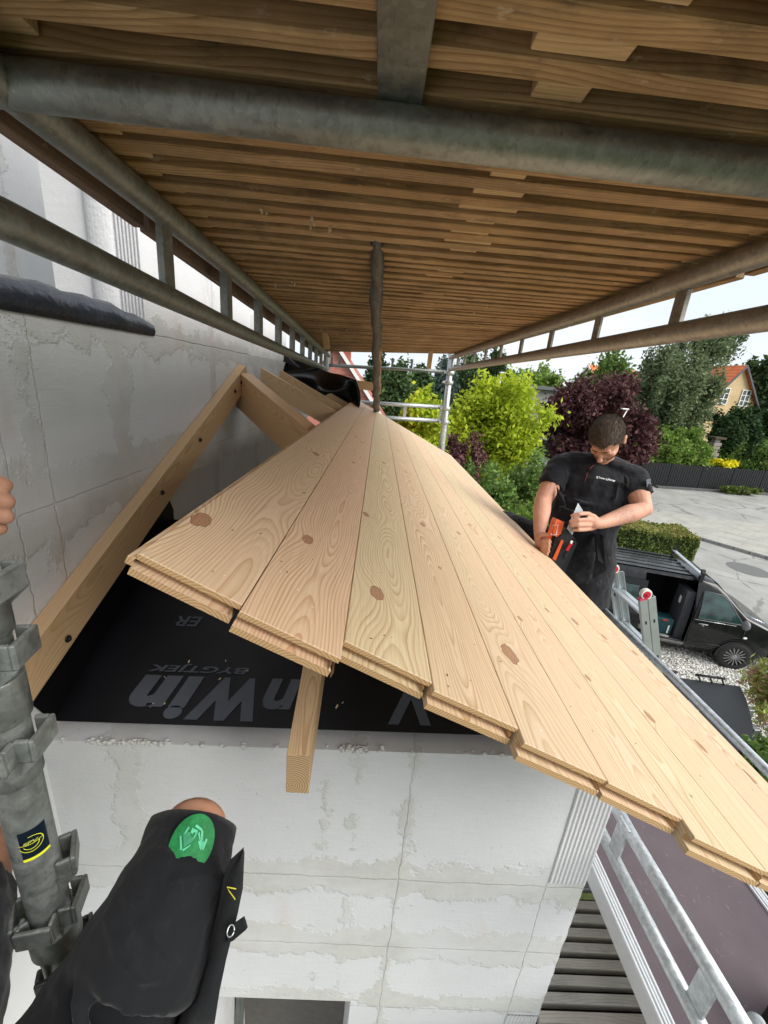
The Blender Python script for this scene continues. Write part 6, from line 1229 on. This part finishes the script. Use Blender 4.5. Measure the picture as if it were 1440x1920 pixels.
# ------------------------------------------------------------------ nail gun
ng = thing('nail_gun', 'orange and black nail gun held by the man at the eave', 'nail gun', (0.992, 1.940, -0.716))
OR = flat('tool_orange', (.72, .11, .025), .4, .5, 0, .08, 12); BK = flat('tool_black', (.014, .015, .017), .5)
def slab(mb, pts, d0, th, m=0):
    """block whose front outline is given as world points; th is its thickness away from the viewer"""
    P = [Vector(p) for p in pts]; n_ = (P[1] - P[0]).cross(P[2] - P[0]).normalized(); n_ = n_ if n_.dot(P[0]) > 0 else -n_; q = [p + n_ * th for p in P]
    mb.face([tuple(p) for p in P], m); mb.face([tuple(p) for p in reversed(q)], m)
    for i in range(len(P)): j = (i + 1) % len(P); mb.face([tuple(P[i]), tuple(q[i]), tuple(q[j]), tuple(P[j])], m)
b = MB(); slab(b, [(1.002, 1.927, -0.622), (1.052, 1.910, -0.669), (1.009, 1.895, -0.854), (0.934, 1.911, -0.813), (0.949, 1.913, -0.738)], 0, .055); b.build('housing', BK, ng, .008, 3)
b = MB(); slab(b, [(0.948, 1.932, -0.579), (0.987, 1.927, -0.592), (0.980, 1.918, -0.652), (0.957, 1.914, -0.670), (0.939, 1.920, -0.653), (0.939, 1.925, -0.603)], 0, .06); b.build('motor_cap', OR, ng, .006, 3)
b = MB(); slab(b, [(0.929, 1.946, -0.606), (0.946, 1.934, -0.609), (0.938, 1.931, -0.717), (0.924, 1.938, -0.793), (0.902, 1.947, -0.769), (0.919, 1.943, -0.682)], 0, .035); b.build('grip', OR, ng, .008, 3)
b = MB(); slab(b, [(0.981, 1.902, -0.678), (0.992, 1.900, -0.682), (0.973, 1.895, -0.791), (0.956, 1.898, -0.785)], 0, .006); b.build('orange_rail', OR, ng, .001, 1)
b = MB(); slab(b, [(1.024, 1.891, -0.684), (1.036, 1.888, -0.691), (1.022, 1.891, -0.734), (1.011, 1.893, -0.727)], 0, .005); b.build('red_label', flat('label_red', (.62, .02, .04), .4), ng)
b = MB(); slab(b, [(1.024, 1.889, -0.672), (1.035, 1.888, -0.676), (1.028, 1.884, -0.690), (1.020, 1.885, -0.685)], 0, .004); b.build('white_label', M['white'], ng)
b = MB(); slab(b, [(1.015, 1.895, -0.754), (1.044, 1.906, -0.715), (1.047, 1.899, -0.671), (1.065, 1.903, -0.689), (1.042, 1.910, -0.868), (1.022, 1.914, -0.860)], 0, .03); b.build('magazine', BK, ng, .004, 2)
b = MB(); P_ = [Vector((0.929, 1.918, -0.610)), Vector((0.951, 1.914, -0.604)), Vector((0.947, 1.898, -0.653)), Vector((0.922, 1.903, -0.657))]; b.tube([P_[0], P_[1], P_[2], P_[3], P_[0]], .0022, 6); b.build('belt_hook', M['white'], ng)
b = MB(); slab(b, [(0.946, 1.912, -0.726), (0.958, 1.917, -0.692), (0.975, 1.914, -0.701), (0.967, 1.914, -0.767), (0.948, 1.918, -0.788)], 0, .03); b.build('trigger_guard', BK, ng, .004, 2)
b = MB(); slab(b, [(1.041, 1.942, -0.490), (1.065, 1.925, -0.522), (1.022, 1.888, -0.643), (0.995, 1.903, -0.616)], 0, .0025)
tag(b.build('metal_strip', M['galv_far'], loc=(1.029, 1.913, -0.566)), 'pointed galvanised metal strip held in front of the black shirt', 'metal strip')
# ------------------------------------------------------------------ the viewer's own body, of which knee and fingertips show
me_ = thing('person', 'viewer in dark work shorts, one knee and fingertips in view at lower left', 'person', (-.25, -.2, -1.14))
M['skin_v'] = skinmat('skin_viewer', (.50, .27, .175))
K0, K1, K2, K3 = Vector((-0.230, 0.437, -0.683)), Vector((-0.231, 0.390, -0.699)), Vector((-0.249, 0.342, -0.751)), Vector((-0.306, 0.304, -0.844)); PVV = Vector((-.24, -.24, -.86))
AN = Vector((-.27, .33, -1.07)); KZ = Vector((-0.551, 0.417, -0.734)); AZ_ = Vector((-.52, .22, -1.07))
b = MB()
limb(b, [K0, K1, K2, K3, PVV + Vector((.09, .08, 0))], [.047, .060, .070, .080, .10]); limb(b, [K0 - Vector((0, .01, .01)), K0.lerp(AN, .35), K0.lerp(AN, .7), AN], [.046, .052, .045, .036])
b.ball(Vector((-0.228, 0.446, -0.671)), (.048, .036, .042), 0, 14)
limb(b, [KZ, KZ.lerp(PVV, .5), PVV + Vector((-.09, .05, 0))], [.055, .075, .095]); limb(b, [KZ, KZ.lerp(AZ_, .35), AZ_], [.054, .055, .036])
CHV = Vector((-.12, -.46, -.46)); NKV = Vector((-.06, -.44, -.22)); limb(b, [PVV, Vector((-.18, -.38, -.66)), CHV, NKV + Vector((0, 0, -.04))], [.15, .14, .155, .09], 20)
HV = Vector((-.03, -.36, -.04)); b.ball(HV, (.077, .098, .118), 0, 20); limb(b, [NKV + Vector((0, 0, -.05)), HV + Vector((0, -.02, -.08))], [.06, .055]); b.ball(HV + Vector((0, .10, -.02)), (.013, .02, .022), 0, 10)
for s in (-1, 1): b.ball(HV + Vector((s * .078, -.01, -.01)), (.010, .02, .03), 0, 10)
SV1, SV2 = Vector((-.31, -.44, -.30)), Vector((.14, -.46, -.30)); EV1 = Vector((-.60, -.05, -.40)); WV1 = Vector((-.64, .42, -.235)); limb(b, [NKV, SV1, SV1.lerp(EV1, .5), EV1, EV1.lerp(WV1, .3), WV1], [.06, .06, .05, .043, .043, .028]); limb(b, [NKV, SV2, Vector((.24, -.34, -.48)), Vector((.10, -.12, -.16))], [.06, .06, .045, .027])
PM = Vector((-0.595, 0.583, -0.217)); limb(b, [WV1, PM], [.028, .034], ry=[.020, .016])
for (k0, k1, k2) in (((-0.583, 0.591, -0.192), (-0.548, 0.577, -0.183), (-0.537, 0.579, -0.191)), ((-0.582, 0.585, -0.213), (-0.540, 0.565, -0.203), (-0.527, 0.567, -0.211)), ((-0.580, 0.578, -0.233), (-0.543, 0.563, -0.227), (-0.531, 0.565, -0.234)), ((-0.589, 0.582, -0.254), (-0.559, 0.571, -0.251), (-0.549, 0.570, -0.255))): finger(b, [PM.lerp(Vector(k0), .5), k0, k1, Vector(k2) + Vector((.004, 0, 0))], .0122, .0118)
finger(b, [(-0.611, 0.597, -0.244), (-0.603, 0.600, -0.266), (-0.590, 0.596, -0.277)], .012, .010)
for (w0, w1, w2) in (((.10, -.12, -.16), (.10, -.09, -.10), (.07, -.08, -.06)), ((.12, -.13, -.16), (.12, -.10, -.10), (.09, -.08, -.05)), ((.08, -.12, -.15), (.08, -.09, -.09), (.05, -.08, -.05)), ((.06, -.12, -.15), (.06, -.10, -.10), (.03, -.09, -.06)), ((.09, -.14, -.14), (.05, -.14, -.11), (.02, -.12, -.08))): finger(b, [w0, w1, w2], .0105, .009)
flesh(b, 'body', M['skin_v'], me_, .0036, 4, .5)
b = MB(); b.ball(HV + Vector((0, -.02, .03)), (.083, .098, .105), 0, 18); b.build('hair', hm.m, me_)
M['short'] = cloth('work_shorts', (.0095, .0105, .0125), .8, 11, .12, .010)
b = MB(); H0 = K0.lerp(K1, -.28)
limb(b, [K1, K2, K3, PVV + Vector((.09, .06, 0))], [.073, .086, .102, .125], 24); b.tube([H0, K0, K0.lerp(K1, .55), K1], [.0595, .064, .069, .073], 24)
limb(b, [KZ.lerp(PVV, .10), KZ.lerp(PVV, .5), PVV + Vector((-.08, .05, 0))], [.078, .095, .125], 20); limb(b, [PVV + Vector((0, 0, .06)), PVV + Vector((0, 0, -.05))], [.165, .165], 20)
def crease(mb, A_, B_, rA, rB, t, slant, a0, a1, w, hgt):
    ax_ = (A_ - B_).normalized(); v1 = -A_.normalized(); v1 = (v1 - ax_ * v1.dot(ax_)).normalized(); v2 = ax_.cross(v1); pts = []; rr_ = []
    for k in range(11):
        u = k / 10; a = lerp(a0, a1, u); c = A_.lerp(B_, t + slant * (u - .5) + .05 * math.sin(u * 3.1)); r = lerp(rA, rB, t) - w + hgt * math.sin(math.pi * u)
        pts.append(c + v1 * (r * math.cos(a)) + v2 * (r * math.sin(a))); rr_.append(w * (.4 + .6 * math.sin(math.pi * u)))
    mb.tube(pts, rr_, 8)
for (A_, B_, rA, rB, t, sl_2, a0, a1, w) in ((K0, K1, .064, .073, .75, .5, -1.2, .5, .009), (K1, K2, .073, .085, .12, .45, -1.3, .6, .010), (K1, K2, .073, .085, .45, .5, -1.3, .3, .011), (K1, K2, .073, .085, .7, .3, -.9, 1.0, .009), (K2, K3, .085, .098, .15, .3, -.9, .7, .010), (K0, K1, .064, .073, 1.0, -.4, -.2, 1.2, .008)):
    crease(b, A_, B_, rA, rB, t, sl_2, a0, a1, w, .0075)
flesh(b, 'shorts', M['short'], me_, .006, 3, .4, (.05, .016))
ax = (H0 - K1).normalized(); vn = -H0.normalized(); vn = (vn - ax * vn.dot(ax)).normalized(); vt = ax.cross(vn); rh = .0635
b = MB(); rows = []                                         # folded hem
for k in range(33):
    a = 2 * math.pi * k / 32; rr = 1 + .03 * math.sin(3 * a + 1) + .015 * math.sin(7 * a); rd = vn * math.cos(a) + vt * math.sin(a)
    rows.append([tuple(H0 - ax * .028 + rd * (rh + .001) * rr), tuple(H0 - ax * .010 + rd * (rh + .0028) * rr), tuple(H0 + ax * .004 + rd * (rh + .0015) * rr), tuple(H0 + ax * .003 + rd * (rh - .004) * rr)])
b.loft(rows, 0, False, True, False); b.build('hem', M['short'], me_)
b = MB(); limb(b, [CHV + Vector((0, 0, .12)), CHV, Vector((-.18, -.38, -.66)), PVV + Vector((0, 0, .05))], [.13, .175, .165, .17], 20); limb(b, [NKV + Vector((0, 0, -.05)), SV1, SV1.lerp(EV1, .55)], [.075, .078, .066]); limb(b, [NKV + Vector((0, 0, -.05)), SV2, SV2.lerp(Vector((.24, -.34, -.48)), .7)], [.075, .078, .066])
flesh(b, 'shirt', M['polo'], me_, .012, 4, .5, (.12, .02))
for A_ in (AN, AZ_):
    s_ = MB(); s_.tube([A_ + Vector((0, -.05, .03)), A_ + Vector((0, -.04, -.03)), A_ + Vector((0, .05, -.035)), A_ + Vector((0, .15, -.045))], [.05, .052, .046, .032], 16); s_.build('shoe', M['rubber'], me_)
# green printed patch with a house and a hand, on the cloth near the hem
PC = K0.lerp(K1, .40)
def onleg(a, q, up=.0): return tuple(PC + ax * a + (vn * math.cos(q / .079) + vt * math.sin(q / .079)) * (.0715 + up))
pm = NT('patch_green', .55, .3); pm.color(pm.ramp(pm.noise(pm.pos(), 90, 4, .7), [(.3, (.008, .13, .035)), (.7, (.02, .24, .07))]))
cr_ = cam.matrix_world.to_3x3() @ Vector((1, 0, 0)); sgn = 1 if vt.dot(cr_) > 0 else -1
QC = .004
b = MB(); ring = []
for k in range(48):
    t = 2 * math.pi * k / 48; a, q = .033 * math.sin(t), .033 * math.cos(t); a = max(a, -.0165 + .0020 * math.sin(q * 160 + 1) + .0007 * math.sin(q * 620)); ring.append((a, q + QC))
n_r = 7; rows = []
for j in range(n_r + 1): rows.append([onleg(.008 + (a - .008) * max(j / n_r, .001), QC + (q - QC) * max(j / n_r, .001)) for a, q in ring])
b.loft(rows, 0, False); pa = b.build('green_patch', pm.m, me_)
pg = flat('patch_print', (.10, .50, .27), .6)
def ic(pts, name='patch_mark'):
    pts = [(q * .82, a * .82) for q, a in pts]; b = MB(); b.face([onleg(a, sgn * q + QC, .0012) for q, a in pts]); b.face([onleg(a, sgn * q + QC, .0012) for q, a in reversed(pts)]); b.build(name, pg, pa)
# (right, up) in metres as the viewer sees them, house upside down as in the photograph
ic([(-.026, .006), (-.0225, .006), (-.0135, -.0115), (-.0165, -.0125)]); ic([(-.0135, -.0115), (-.0010, -.0025), (-.0020, -.0055), (-.0105, -.0135)])
ic([(-.0205, .0085), (-.0165, .0195), (-.0135, .0185), (-.0155, .012), (-.0095, .012), (-.0045, .0025), (-.012, -.0085)]); ic([(-.0095, .012), (-.0085, .0185), (.0025, .0165), (.0005, .0125), (-.0035, .0135), (-.0045, .0105)]); ic([(.0005, .0125), (.0025, .0165), (.0045, .0115), (.0005, .0040), (-.0012, .0065)]); ic([(-.0045, .0025), (-.0060, .0068), (-.0012, .0065), (.0005, .0040), (-.0022, -.0010), (-.012, -.0085)])
ic([(-.0045, .0235), (-.0045, .0205), (.0085, .0165), (.0125, .0165), (.0075, .0205), (-.0025, .0240)]); ic([(.0085, .0165), (.0125, .0165), (.0185, .0045), (.0175, -.0005), (.0125, .0050)]); ic([(.0065, .0155), (.0115, .0065), (.0125, .0025), (.0105, .0035), (.0045, .0125)]); ic([(.0125, .0050), (.0185, .0045), (.0205, .0035), (.0185, -.0085), (.0150, -.0055), (.0085, .0025)]); ic([(.0212, .0085), (.0252, .0075), (.0235, -.0070), (.0195, -.0070)])
# loose knee-pocket panel and webbing tab at the right of the thigh
b = MB(); L1 = [(-0.126, 0.365, -0.583), (-0.136, 0.358, -0.622), (-0.143, 0.346, -0.662), (-0.150, 0.324, -0.716), (-0.160, 0.303, -0.748), (-0.176, 0.281, -0.785)]; L2 = [(-0.128, 0.374, -0.606), (-0.125, 0.356, -0.643), (-0.129, 0.346, -0.675), (-0.137, 0.321, -0.721), (-0.140, 0.303, -0.747), (-0.141, 0.281, -0.782)]; L3 = [(-0.153, 0.388, -0.644), (-0.166, 0.387, -0.684), (-0.171, 0.374, -0.724), (-0.180, 0.348, -0.776), (-0.194, 0.326, -0.812), (-0.209, 0.304, -0.850)]
b.loft([[tuple(p), tuple(q), tuple(r)] for p, q, r in zip(L2, L1, L3)], 0, False, True, False); pk_ = b.build('pocket_panel', M['short'], me_); so = pk_.modifiers.new('thick', 'SOLIDIFY'); so.thickness = .003
b = MB(); b.tube([(-0.131, 0.348, -0.631), (-0.143, 0.350, -0.632), (-0.140, 0.348, -0.636), (-0.132, 0.344, -0.642), (-0.131, 0.343, -0.643)], .0007, 6); b.build('yellow_stitching', flat('thread_yellow', (.45, .42, .03), .7), pk_)
b = MB(); q = [(-0.138, 0.328, -0.701), (-0.135, 0.334, -0.680), (-0.119, 0.334, -0.662), (-0.113, 0.328, -0.672), (-0.129, 0.326, -0.691)]; slab(b, q, 0, .004); wt_ = b.build('webbing_tab', M['short'], me_, .0008, 1)
b = MB(); c = Vector((-0.132, 0.328, -0.675)); v1 = Vector((1, 0, 0)); v2 = c.normalized().cross(v1).normalized(); b.tube([tuple(c + (v1 * math.cos(t) * .0042 + v2 * math.sin(t) * .0055)) for t in np.linspace(0, 2 * math.pi, 17)], .0009, 6); b.build('eyelet', M['chrome'], wt_)
